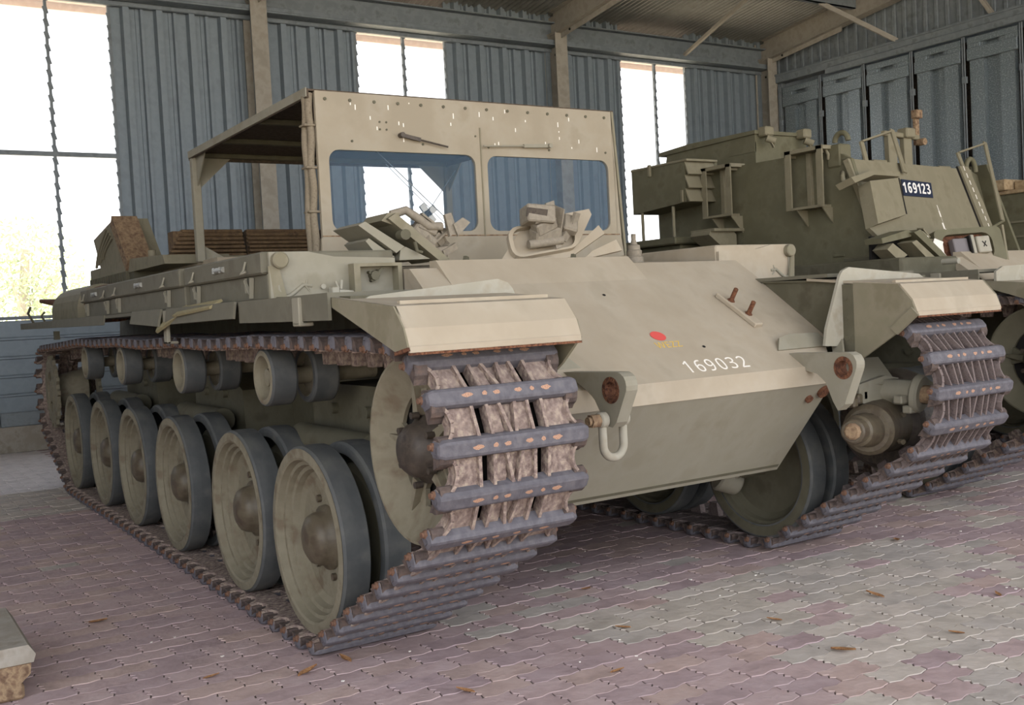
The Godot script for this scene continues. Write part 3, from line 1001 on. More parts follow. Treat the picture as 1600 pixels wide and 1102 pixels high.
func add_wheel(veh: Node3D, x: float, y: float, z: float, mirror: bool, spin: float) -> void:
	if not wheel_sets.has(gear_paint): wheel_sets[gear_paint] = wheel_meshes()
	var wheel_set = wheel_sets[gear_paint]
	var b := Basis(Vector3.RIGHT, spin)
	if mirror: b = Basis(Vector3.UP, PI) * b
	var w := part(veh, "road_wheel", wheel_set[1], "", Transform3D(b, Vector3(x, y, z)))
	part(w, "tyre", wheel_set[0][0])
	part(w, "tyre", wheel_set[0][1])
	part(w, "inner_disc", wheel_set[2])
	part(w, "hub_cap", wheel_set[3])

var roller_set := []

func add_roller(veh: Node3D, x: float, y: float, z: float, mirror: bool) -> void:
	if roller_set.is_empty():
		var tx := Transform3D(Basis(Vector3(0, 0, 1), Vector3(0, 1, 0), Vector3(-1, 0, 0)), Vector3.ZERO)
		for off in [0.0, -0.2]:
			var t := MB.new()
			t.lathe([Vector2(0.08, off - 0.115), Vector2(0.126, off - 0.12), Vector2(0.131, off - 0.11), Vector2(0.131, off - 0.01), Vector2(0.126, off - 0.0), Vector2(0.104, off + 0.0)], 32, tx)
			roller_set.append(mesh_of([[t, "rubber"]]))
		var d := MB.new()
		d.lathe([Vector2(0.122, 0.0), Vector2(0.112, 0.005), Vector2(0.1, 0.002), Vector2(0.094, -0.02), Vector2(0.09, -0.055), Vector2(0.05, -0.06), Vector2(0.0, -0.06)], 32, tx)
		d.lathe([Vector2(0.0, -0.22), Vector2(0.09, -0.225), Vector2(0.1, -0.202), Vector2(0.12, -0.2)], 32, tx)
		d.rod(Vector3(0.02, 0, 0), Vector3(0.55, 0, 0), 0.04, 12)
		roller_set.append(mesh_of([[d, "wheel_paint"]]))
	var b := Basis(Vector3.UP, PI) if mirror else Basis()
	var r := part(veh, "return_roller", roller_set[2], "", Transform3D(b, Vector3(x, y, z)))
	part(r, "tyre", roller_set[0])
	part(r, "tyre", roller_set[1])

# front idler: dished spoked disc, outer face at x = 0 facing -x
func add_idler(veh: Node3D, x: float, c: Vector2, mirror: bool) -> void:
	var tx := Transform3D(Basis(Vector3(0, 0, 1), Vector3(0, 1, 0), Vector3(-1, 0, 0)), Vector3.ZERO)
	var d := MB.new()
	d.lathe([Vector2(0.21, -0.085), Vector2(0.3, -0.05), Vector2(0.325, -0.03), Vector2(0.333, -0.008), Vector2(0.328, 0.004), Vector2(0.318, 0.004), Vector2(0.29, -0.018), Vector2(0.21, -0.07), Vector2(0.21, -0.085)], 48, tx)
	for k in 5:
		var a := TAU * k / 5 + 0.5
		var q := PackedVector2Array()
		for w in [[0.1, -0.5], [0.15, -0.2], [0.22, -0.26], [0.22, 0.26], [0.15, 0.2], [0.1, 0.5]]: q.append(Vector2(cos(a + w[1]), sin(a + w[1])) * w[0])
		d.prism(q, -0.085, -0.066, tx)
		var dir := Vector3(0, sin(a), cos(a))
		d.plate([Vector3(0.035, 0, 0) + dir * 0.12 + dir.cross(Vector3.RIGHT) * 0.02, Vector3(0.035, 0, 0) + dir * 0.12 - dir.cross(Vector3.RIGHT) * 0.02, Vector3(0.04, 0, 0) + dir * 0.25 - dir.cross(Vector3.RIGHT) * 0.006, Vector3(0.04, 0, 0) + dir * 0.25 + dir.cross(Vector3.RIGHT) * 0.006], 0.05)
	d.lathe([Vector2(0.2, -0.4), Vector2(0.32, -0.4), Vector2(0.32, -0.36), Vector2(0.2, -0.38)], 40, tx)
	d.rod(Vector3(0.1, 0, 0), Vector3(0.6, 0, 0), 0.07, 14)
	var w := part(veh, "idler_wheel", d, gear_paint, Transform3D(Basis(Vector3.UP, PI) if mirror else Basis(), Vector3(x, c.y, c.x)))
	var h := MB.new()
	h.lathe([Vector2(0.125, -0.09), Vector2(0.12, -0.05), Vector2(0.1, -0.035), Vector2(0.092, 0.0), Vector2(0.07, 0.025), Vector2(0.035, 0.033), Vector2(0, 0.035)], 24, tx, true)
	for k in 6:
		var a := TAU * k / 6
		h.rod(Vector3(0.035, cos(a) * 0.122, sin(a) * 0.122), Vector3(0.005, cos(a) * 0.122, sin(a) * 0.122), 0.013, 6)
	part(w, "hub_cap", h, "hub_dark")
	h = MB.new()
	h.lathe([Vector2(0.0, -0.36), Vector2(0.3, -0.36), Vector2(0.3, -0.1), Vector2(0.0, -0.1)], 32, tx)  # black filler added so the track slots look dark behind
	part(w, "shade_filler", h, "black_hole")

func add_sprocket(veh: Node3D, x: float, c: Vector2, mirror: bool) -> void:
	var tx := Transform3D(Basis(Vector3(0, 0, 1), Vector3(0, 1, 0), Vector3(-1, 0, 0)), Vector3.ZERO)
	var d := MB.new()
	for off in [0.0, -0.36]:
		d.lathe([Vector2(0.19, off - 0.03), Vector2(0.3, off - 0.03), Vector2(0.3, off), Vector2(0.27, off + 0.006), Vector2(0.19, off), Vector2(0.19, off - 0.03)], 40, tx)
		for k in 17:
			var a := TAU * k / 17
			var q := PackedVector2Array()
			for w in [[0.295, -0.13], [0.34, -0.05], [0.34, 0.05], [0.295, 0.13]]: q.append(Vector2(cos(a + w[1]), sin(a + w[1])) * w[0])
			d.prism(q, off - 0.028, off - 0.002, tx)
	d.lathe([Vector2(0.2, -0.3), Vector2(0.16, -0.1), Vector2(0.13, -0.02), Vector2(0.09, 0.0), Vector2(0, 0.005)], 24, tx)
	for k in 6:
		var a := TAU * k / 6
		d.bar(Vector3(0.03, cos(a) * 0.08, sin(a) * 0.08), Vector3(0.02, cos(a) * 0.22, sin(a) * 0.22), 0.06, 0.03, Vector3.RIGHT)
	part(veh, "drive_sprocket", d, gear_paint, Transform3D(Basis(Vector3.UP, PI) if mirror else Basis(), Vector3(x, c.y, c.x)))

const WHEEL_Z := [-0.106, -1.032, -2.213, -3.239, -4.242, -5.348]
const ROLLER_Z := [-0.514, -1.91, -3.372, -4.614]

func running_gear(veh: Node3D, left: bool, right: bool, right_idler: bool) -> void:
	var rng := RandomNumberGenerator.new()
	rng.seed = 9
	var top := [Vector2(0.35, 1.285), Vector2(-0.2, 1.288), Vector2(-0.514, 1.292), Vector2(-1.2, 1.276), Vector2(-1.91, 1.292), Vector2(-2.6, 1.274), Vector2(-3.372, 1.292), Vector2(-4.0, 1.278), Vector2(-4.614, 1.29), Vector2(-5.4, 1.262)]
	for side in [[-1, left], [1, right]]:
		if not side[1]: continue
		var s: float = side[0]
		# the right hand side stands a little further back
		var fc := Vector2(0.815, 0.92) if s < 0 else Vector2(0.73, 0.905)
		add_track(veh, -1.314 if s < 0 else 1.3, track_path(fc, 0.36, Vector2(-6.46, 0.84), 0.39, -0.02 if s < 0 else 0.0, -5.55, top), phase_left if s < 0 else phase_right, s > 0)
		for z in WHEEL_Z:
			if s < 0: add_wheel(veh, -1.5545, 0.464, z, false, rng.randf() * TAU)
			else: add_wheel(veh, 1.335, 0.464, z + 0.06, true, rng.randf() * TAU)
		for z in ROLLER_Z: add_roller(veh, s * 1.5545, 1.142, z, s > 0)
		if s < 0 or right_idler: add_idler(veh, s * 1.5, fc, s > 0)
		add_sprocket(veh, s * 1.53, Vector2(-6.46, 0.84), s > 0)
		# suspension units between hull and wheels
		for k in 3:
			var z: float = (WHEEL_Z[k * 2] + WHEEL_Z[k * 2 + 1]) / 2
			var b := MB.new()
			b.prism(pv([z - 0.42, 0.42, z + 0.4, 0.42, z + 0.55, 0.6, z + 0.52, 0.98, z + 0.3, 1.07, z - 0.3, 1.07, z - 0.5, 0.98, z - 0.52, 0.6]), 0.78, 1.1, side_frame() if s < 0 else Transform3D(side_frame().basis, Vector3(1.88, 0, 0)))
			for dz in [-0.46, 0.46]:
				b.rod(Vector3(s * 1.0, 0.464, z + dz), Vector3(s * 1.3, 0.464, z + dz), 0.07, 12)
				b.bar(Vector3(s * 1.2, 0.464, z + dz), Vector3(s * 1.2, 0.72, z + dz * 0.35), 0.06, 0.14)
			b.rod(Vector3(s * 1.2, 0.8, z - 0.42), Vector3(s * 1.2, 0.8, z + 0.42), 0.075, 14)
			for p in [Vector3(s * 1.1, 0.95, z + 0.2), Vector3(s * 1.1, 0.95, z - 0.2), Vector3(s * 1.1, 0.7, z + 0.45)]: b.rod(p, p + Vector3(s * 0.03, 0, 0), 0.03, 6)
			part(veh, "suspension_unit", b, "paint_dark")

# lower hull, glacis and nose
func hull_body(veh: Node3D, rear := true) -> void:
	var b := MB.new()
	b.prism(pv([0.35, 0.53, 0.68, 0.965, 0.67, 1.02, -0.12, 1.56, -1.1, 1.6, -6.3, 1.6, -6.85, 1.5, -6.95, 1.1, -6.5, 0.56]), -0.79, 0.79, side_frame())
	part(veh, "hull", b, "paint_dark")  # shade under the guards put into the dark hull colour
	b = MB.new()
	var g := [Vector3(-0.8, 1.053, 0.702), Vector3(0.8, 1.053, 0.702), Vector3(0.99, 1.19, 0.5), Vector3(1.015, 1.455, 0.112), Vector3(1.0, 1.597, -0.096), Vector3(-1.0, 1.597, -0.096), Vector3(-1.015, 1.455, 0.112), Vector3(-0.99, 1.19, 0.5)]
	b.plate(g, 0.05)
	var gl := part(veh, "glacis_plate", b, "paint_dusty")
	# low wedge across the top of the glacis in front of the drivers
	b = MB.new()
	b.prism(pv([0.05, 1.495, -0.11, 1.632, -0.17, 1.632, -0.17, 1.56]), -0.26, 0.857, side_frame())
	part(gl, "top_wedge", b, "paint_dusty")
	b = MB.new()
	b.plate([Vector3(-0.8, 0.513, 0.335), Vector3(0.8, 0.513, 0.335), Vector3(0.8, 0.97, 0.712), Vector3(-0.8, 0.97, 0.712)], 0.03)
	part(veh, "lower_front_plate", b, "paint_grey")
	b = MB.new()
	b.plate([Vector3(-0.8, 0.968, 0.716), Vector3(0.8, 0.968, 0.716), Vector3(0.8, 1.056, 0.704), Vector3(-0.8, 1.056, 0.704)], 0.03)
	part(veh, "nose_strip", b, "paint_dusty")
	b = MB.new()
	b.prism(pv([-0.1, 1.595, -1.1, 1.655, -2.9, 1.66, -2.9, 1.48, 0.0, 1.48]), -0.99, 0.99, side_frame())
	if rear: b.prism(pv([-2.9, 1.84, -6.3, 1.84, -6.7, 1.6, -6.7, 1.48, -2.9, 1.48]), -0.99, 0.99, side_frame())
	part(veh, "deck", b, "paint_dusty")

# track guard deck on one side, s = -1 left, 1 right
func track_guard(veh: Node3D, s: float, dent: bool) -> void:
	var b := MB.new()
	b.lohi(Vector3(s * 0.98, 1.47, -7.1), Vector3(s * 1.655, 1.488, 0.55))
	# outer lip, in lengths, some of them bent
	var lips := [[0.55, -0.45, 0.1, 0.095, 0.0], [-0.47, -1.62, 0.075, 0.085, 0.012], [-1.7, -2.35, 0.095, 0.07, 0.02], [-2.35, -3.2, 0.02, 0.02, 0.0], [-3.2, -5.2, 0.065, 0.06, 0.01], [-5.2, -7.1, 0.06, 0.055, 0.0]]
	for l in lips:
		var xo: float = s * (1.655 + l[4])
		b.plate([Vector3(xo, 1.488, l[0]), Vector3(xo + s * l[4], 1.488 - l[2], l[0]), Vector3(xo + s * l[4], 1.488 - l[3], l[1]), Vector3(xo, 1.488, l[1])], 0.012)
	var g := part(veh, "track_guard", b, "paint_shut")  # weak light along the guard edges put into the darker paint
	for z in [0.26, -1.66]:
		b = MB.new()
		b.lohi(Vector3(s * 1.66, 1.375 if z > 0 else 1.3, z - 0.035), Vector3(s * 1.68, 1.48, z + 0.035), 0.004)
		b.lohi(Vector3(s * 1.62, 1.37 if z > 0 else 1.3, z - 0.035), Vector3(s * 1.68, 1.385 if z > 0 else 1.315, z + 0.035), 0.004)
		part(g, "strap", b, "paint_grey")

func tool_bins(veh: Node3D, s: float) -> void:
	for e in [[-0.245, -1.43, 0.0], [-1.45, -3.22, 0.02], [-3.24, -4.25, -0.005]]:
		var z0: float = e[0]
		var z1: float = e[1]
		var xo: float = s * (1.6 + e[2])
		var b := MB.new()
		b.lohi(Vector3(s * 1.0, 1.488, z1), Vector3(xo, 1.6, z0), 0.006)
		var bin := part(veh, "tool_bin", b, "paint_shut" if s < 0 else "paint")  # left bins coloured darker for their dimmer side
		b = MB.new()
		b.lohi(Vector3(s * 1.0, 1.597, z1), Vector3(xo + s * 0.025, 1.692, z0), 0.008)
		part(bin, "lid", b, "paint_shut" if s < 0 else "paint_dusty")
		var xf: float = xo + s * 0.028
		b = MB.new()
		var mid := (z0 + z1) / 2
		b.rod(Vector3(xf, 1.645, mid - 0.05), Vector3(xf, 1.645, mid + 0.09), 0.014, 8)
		b.lohi(Vector3(xf - 0.012, 1.63, mid - 0.06), Vector3(xf + 0.02, 1.66, mid - 0.03), 0.004)
		b.lohi(Vector3(xf - 0.012, 1.63, mid + 0.04), Vector3(xf + 0.02, 1.66, mid + 0.06), 0.004)
		part(bin, "lid_handle", b, "steel_bright")
		for dz in [0.16, 0.84]:
			var z := lerpf(z0, z1, dz)
			b = MB.new()
			b.tube([Vector3(xf, 1.66, z), Vector3(xf + s * 0.012, 1.62, z), Vector3(xf + s * 0.03, 1.605, z + 0.015), Vector3(xf + s * 0.012, 1.615, z + 0.035)], 0.006, 6)
			part(bin, "hook", b, "paint_grey")
			b = MB.new()
			b.bar(Vector3(xo + s * 0.012, 1.59, z + 0.02), Vector3(xo + s * 0.012, 1.5, z + 0.0), 0.018, 0.01)
			b.bar(Vector3(xo + s * 0.02, 1.58, z - 0.05), Vector3(xo + s * 0.014, 1.52, z - 0.01), 0.012, 0.008)
			b.bar(Vector3(xo + s * 0.012, 1.59, z - 0.06), Vector3(xo + s * 0.012, 1.525, z - 0.06), 0.012, 0.01)
			part(bin, "latch", b, "paint_grey")

# front mudguard: o = [side, outer x, inner x, z shift]
func mudguard(veh: Node3D, xo: float, xi: float, dz: float, dy: float, paint := "paint_dusty") -> void:
	var lo := minf(xo, xi)
	var hi := maxf(xo, xi)
	var p := [[0.55, 1.475], [1.1, 1.424], [1.165, 1.352], [1.19, 1.29]]   # top profile (z, y)
	var b := MB.new()
	for k in 3:
		b.plate([Vector3(lo, p[k][1] + dy, p[k][0] + dz), Vector3(lo, p[k + 1][1] + dy, p[k + 1][0] + dz), Vector3(hi, p[k + 1][1] + dy, p[k + 1][0] + dz), Vector3(hi, p[k][1] + dy, p[k][0] + dz)], 0.012)
	b.lohi(Vector3(lo + 0.05, 1.43 + dy, 1.02 + dz), Vector3(hi - 0.03, 1.442 + dy, 1.04 + dz))
	b.lohi(Vector3(lo, 1.272 + dy, 1.178 + dz), Vector3(hi, 1.296 + dy, 1.192 + dz), 0.003)
	var m := part(veh, "mudguard", b, paint)
	var outer := pv([0.55, 1.475, 1.1, 1.424, 1.165, 1.352, 1.19, 1.285, 1.1, 1.276, 0.635, 1.425, 0.55, 1.45])
	var inner := pv([0.84, 1.442, 1.09, 1.424, 1.165, 1.345, 1.185, 1.285, 1.075, 1.195, 0.87, 1.07, 0.84, 1.09])
	for e in [[xo, outer, "outer_side_panel"], [xi, inner, "inner_side_panel"]]:
		var q := PackedVector2Array()
		for v in e[1]: q.append(v + Vector2(dz, dy))
		b = MB.new()
		b.prism(q, -e[0] - 0.006, -e[0] + 0.006, side_frame())
		part(m, e[2], b, "paint")
	# stiffening bead on the rusty front edge
	b = MB.new()
	b.bar(Vector3(xo, 1.286 + dy, 1.19 + dz), Vector3(xo, 1.27 + dy, 1.095 + dz), 0.016, 0.012)
	b.bar(Vector3(lo, 1.27 + dy, 1.186 + dz), Vector3(hi, 1.27 + dy, 1.186 + dz), 0.014, 0.008)
	part(m, "rusty_edge", b, "rust")

# cross plate behind the mudguard, outline given in (x, y)
func splash_plate(veh: Node3D, outline: Array, z: float, flange: Array) -> void:
	var b := MB.new()
	b.prism(pv(outline), -0.008, 0.008, Transform3D(Basis(), Vector3(0, 0, z)))
	var s := part(veh, "splash_plate", b, "paint_pale")
	b = MB.new()
	b.plate(flange, 0.008)
	for k in 3:
		var q: Vector3 = (flange[0] as Vector3).lerp(flange[1], 0.2 + 0.3 * k) + Vector3(0, 0, 0.02)
		b.rod(q - Vector3(0.012, 0, 0), q + Vector3(0.012, 0, 0), 0.012, 6)
	part(s, "flange", b, "paint_dark")

func tow_lug(veh: Node3D, x: float, pts: PackedVector2Array, eye: Vector2, with_shackle: bool) -> void:
	# plate with an eye: outer outline resampled round the eye
	var n := 32
	var out := PackedVector2Array()
	var inn := PackedVector2Array()
	for k in n:
		var a := TAU * k / n
		var d := Vector2(cos(a), sin(a))
		var best := 0.05
		for i in pts.size():
			var hit = Geometry2D.segment_intersects_segment(eye, eye + d * 2.0, pts[i], pts[(i + 1) % pts.size()])
			if hit != null: best = maxf(best, eye.distance_to(hit))
		out.append(eye + d * best)
		inn.append(eye + d * 0.034)
	var b := MB.new()
	b.ring(out, inn, -x - 0.028, -x + 0.028, side_frame())
	var lug := part(veh, "tow_lug", b, "paint_grey")
	b = MB.new()
	b.ring(circle(0.052, 20, eye), circle(0.033, 20, eye), -x - 0.031, -x + 0.031, side_frame())
	part(lug, "worn_eye", b, "rust")
	if with_shackle:
		b = MB.new()
		var c := Vector3(x, 0.95, 0.865)
		var bow := []
		for k in 13:
			var a := PI + PI * k / 12
			bow.append(c + Vector3(cos(a) * 0.05, -0.1 + sin(a) * 0.05, 0.0))
		bow.push_front(c + Vector3(-0.05, 0.0, 0))
		bow.append(c + Vector3(0.05, 0.0, 0))
		b.tube(bow, 0.017, 10)
		for sx in [-1.0, 1.0]: b.rod(c + Vector3(sx * 0.032, 0, 0), c + Vector3(sx * 0.068, 0, 0), 0.032, 14, -1.0, 0.005)
		var sh := part(lug, "shackle", b, "paint_pale")
		b = MB.new()
	if with_shackle:
		var c := Vector3(x, 0.95, 0.865)
		b.rod(c + Vector3(-0.068, 0, 0), c + Vector3(-0.108, 0, 0), 0.027, 6)
		b.rod(c + Vector3(-0.105, 0, 0), c + Vector3(-0.12, 0, 0), 0.018, 10)
		b.rod(c + Vector3(-0.06, 0, 0), c + Vector3(0.075, 0, 0), 0.015, 10)
		part(lug, "shackle_bolt", b, "rust_tan")

# ------------------------------------------------------------------ the tank in front
func front_vehicle() -> void:
	var v := thing("tracked_vehicle", "turretless olive tank with open canopy cab and 169032 on its sloping front plate", "tank")
	hull_body(v)
	track_guard(v, -1, true)
	track_guard(v, 1, false)
	running_gear(v, true, true, false)
	tool_bins(v, -1)
	tool_bins(v, 1)
	mudguard(v, -1.645, -0.975, -0.06, 0.0)
	mudguard(v, 1.605, 0.965, -0.12, -0.005)
	for s in [-1.0, 1.0]:
		var o := []
		for q in [[0.82, 1.14], [0.835, 1.22], [0.945, 1.476], [0.965, 1.498], [1.01, 1.514], [1.55, 1.468], [1.585, 1.45], [1.585, 1.43], [1.03, 1.43], [0.94, 1.13]]: o.append_array([s * q[0], q[1]])
		splash_plate(v, o, 0.65, [Vector3(s * 0.962, 1.1, 0.658), Vector3(s * 0.962, 1.43, 0.658), Vector3(s * 0.962, 1.43, 0.72), Vector3(s * 0.962, 1.09, 0.72)])
	var patch := MB.new()
	patch.prism(pv([0.93, 1.215, 1.045, 1.31, 1.08, 1.275, 0.965, 1.185]), -0.962, -0.95, side_frame())
	part(v, "overlap_patch", patch, "paint")
	front_details(v)
	canopy(v)
	hatches(v)
	rear_details(v)
	idler_arm(v)
	markings(v)

func glacis_y(z: float) -> float:
	return 1.19 + 0.683 * (0.5 - z)

func front_details(v: Node3D) -> void:
	# boxes that end the tool bins over the guards, with lamp, cable and socket recess
	for s in [-1.0, 1.0]:
		var b := MB.new()
		b.prism(pv([s * 1.004, 1.489, s * 1.597, 1.489, s * 1.597, 1.689, s * 1.42, 1.689, s * 1.3, 1.665, s * 1.004, 1.655]), -0.243, -0.225)
		var box := part(v, "front_box", b, "paint_grey" if s < 0 else "paint_dusty")
		b = MB.new()
		b.rod(Vector3(s * 1.555, 1.652, -0.3), Vector3(s * 1.555, 1.652, -0.19), 0.036, 16, -1.0, 0.006)
		b.plate([Vector3(s * 1.6, 1.49, -0.232), Vector3(s * 1.53, 1.49, -0.21), Vector3(s * 1.56, 1.63, -0.21), Vector3(s * 1.6, 1.63, -0.232)], 0.008)
		var lamp := part(box, "marker_lamp", b, "paint")
		b = MB.new()
		b.tube([Vector3(s * 1.56, 1.63, -0.225), Vector3(s * 1.56, 1.53, -0.222), Vector3(s * 1.545, 1.502, -0.22), Vector3(s * 1.52, 1.497, -0.22), Vector3(s * 1.49, 1.515, -0.222), Vector3(s * 1.45, 1.545, -0.225), Vector3(s * 1.41, 1.54, -0.228)], 0.009, 8)
		b.tube([Vector3(s * 1.43, 1.57, -0.228), Vector3(s * 1.44, 1.54, -0.222), Vector3(s * 1.42, 1.515, -0.228)], 0.005, 6)
		part(box, "lamp_cable", b, "paint_grey")
		if s < 0:
			b = MB.new()
			b.ring(rect_for(Vector2(-1.235, 1.485), Vector2(-1.0, 1.63), 1), rect_for(Vector2(-1.205, 1.5), Vector2(-1.02, 1.615), 1), -0.245, -0.165)
			part(box, "socket_frame", b, "paint")
			b = MB.new()
			b.rod(Vector3(-1.12, 1.575, -0.24), Vector3(-1.12, 1.575, -0.19), 0.022, 8)
			b.bar(Vector3(-1.12, 1.56, -0.2), Vector3(-1.085, 1.61, -0.19), 0.012, 0.014)
			for q in [Vector3(-1.10, 1.595, -0.23), Vector3(-1.14, 1.59, -0.23), Vector3(-1.13, 1.555, -0.23)]: b.rod(q, q + Vector3(0, 0, 0.03), 0.008, 6)
			part(box, "socket", b, "paint_dark")
			b = MB.new()
			b.lohi(Vector3(-1.335, 1.488, -0.225), Vector3(-1.3, 1.53, -0.18), 0.004)
			b.rod(Vector3(-1.3, 1.51, -0.19), Vector3(-1.21, 1.5, -0.185), 0.01, 8)
			b.rod(Vector3(-1.29, 1.52, -0.19), Vector3(-1.285, 1.56, -0.19), 0.007, 6)
			b.rod(Vector3(-1.3, 1.52, -0.19), Vector3(-1.315, 1.555, -0.19), 0.005, 6)
			b.rod(Vector3(-1.36, 1.535, -0.235), Vector3(-1.36, 1.535, -0.215), 0.012, 8)
			part(box, "wing_bolt", b, "paint_pale")
	# inner walls of the track guards, between glacis and mudguard
	for s in [-1.0, 1.0]:
		var b := MB.new()
		b.plate([Vector3(s * 1.0, 1.463, 0.1), Vector3(s * 0.985, 1.19, 0.5), Vector3(s * 0.985, 1.13, 0.645), Vector3(s * 0.99, 1.445, 0.645)], 0.006)
		b.plate([Vector3(s * 0.985, 1.478, -0.1), Vector3(s * 0.985, 1.45, 0.645), Vector3(s * 1.62, 1.46, 0.645), Vector3(s * 1.62, 1.48, -0.1)], 0.01)
		part(v, "guard_inner_wall", b, "paint_dark")
	# plate with two studs
	var b := MB.new()
	var sl := atan(0.683)
	var tilt := Basis(Vector3.RIGHT, sl)
	b.box(Vector3(0.605, glacis_y(0.31) + 0.012, 0.31), Vector3(0.06, 0.028, 0.29), 0.006, Basis(Vector3.UP, 0.12) * tilt)
	var sp := part(v, "stud_plate", b, "paint_dusty")
	for e in [[0.598, 0.262], [0.613, 0.362]]:
		b = MB.new()
		var p := Vector3(e[0], glacis_y(e[1]) + 0.02, e[1])
		b.rod(p, p + tilt * Vector3(0, 0.08, 0), 0.012, 10, -1.0, 0.003)
		b.rod(p, p + tilt * Vector3(0, 0.012, 0), 0.02, 6)
		part(sp, "stud", b, "rust")
	# lifting brackets by the tow lugs, tow lugs
	for s in [-1.0, 1.0]:
		b = MB.new()
		b.plate([Vector3(s * 0.93, 1.13, 0.585), Vector3(s * 0.57, 1.13, 0.585), Vector3(s * 0.62, 1.185, 0.545), Vector3(s * 0.70, 1.2, 0.535), Vector3(s * 0.9, 1.195, 0.54)], 0.012)
		b.plate([Vector3(s * 0.82, 1.05, 0.72), Vector3(s * 0.95, 1.13, 0.6), Vector3(s * 0.95, 1.16, 0.66), Vector3(s * 0.84, 1.08, 0.76)], 0.014)
		part(v, "lifting_bracket", b, "paint_grey")
	tow_lug(v, -0.65, pv([0.50, 1.125, 0.95, 1.135, 0.978, 1.122, 0.995, 1.095, 0.995, 1.07, 0.93, 0.95, 0.915, 0.925, 0.89, 0.918, 0.865, 0.925, 0.845, 0.95, 0.79, 1.03, 0.70, 1.085, 0.5, 1.09]), Vector2(0.9, 1.065), true)
	tow_lug(v, 0.65, pv([0.50, 1.115, 0.955, 1.125, 0.985, 1.11, 1.0, 1.08, 0.995, 1.05, 0.925, 0.89, 0.905, 0.86, 0.885, 0.86, 0.865, 0.89, 0.82, 0.99, 0.74, 1.05, 0.5, 1.06]), Vector2(0.925, 1.055), false)
	# holes and plugs in the lower plate
	var nrm := Vector3(0, -0.636, 0.771)
	for q in [[0.765, 0.93, 0.68, 0.034], [0.69, 0.9, 0.655, 0.02]]:
		b = MB.new()
		b.rod(Vector3(q[0], q[1], q[2]) - nrm * 0.01, Vector3(q[0], q[1], q[2]) + nrm * 0.014, q[3], 14)
		part(v, "plug", b, "rust")
	b = MB.new()
	b.plate([Vector3(-0.79, 0.80, 0.585), Vector3(-0.74, 0.82, 0.6), Vector3(-0.75, 0.88, 0.65), Vector3(-0.79, 0.89, 0.655)], 0.01)
	part(v, "nose_patch", b, "paint_pale")
	# axle housing that shows under the belly
	b = MB.new()
	b.rod(Vector3(0.95, 0.4, -0.25), Vector3(1.06, 0.34, -0.2), 0.085, 16, 0.07, 0.012)
	b.rod(Vector3(1.0, 0.38, -0.18), Vector3(1.0, 0.42, -0.14), 0.02, 6)
	part(v, "shock_absorber", b, "paint_grey")

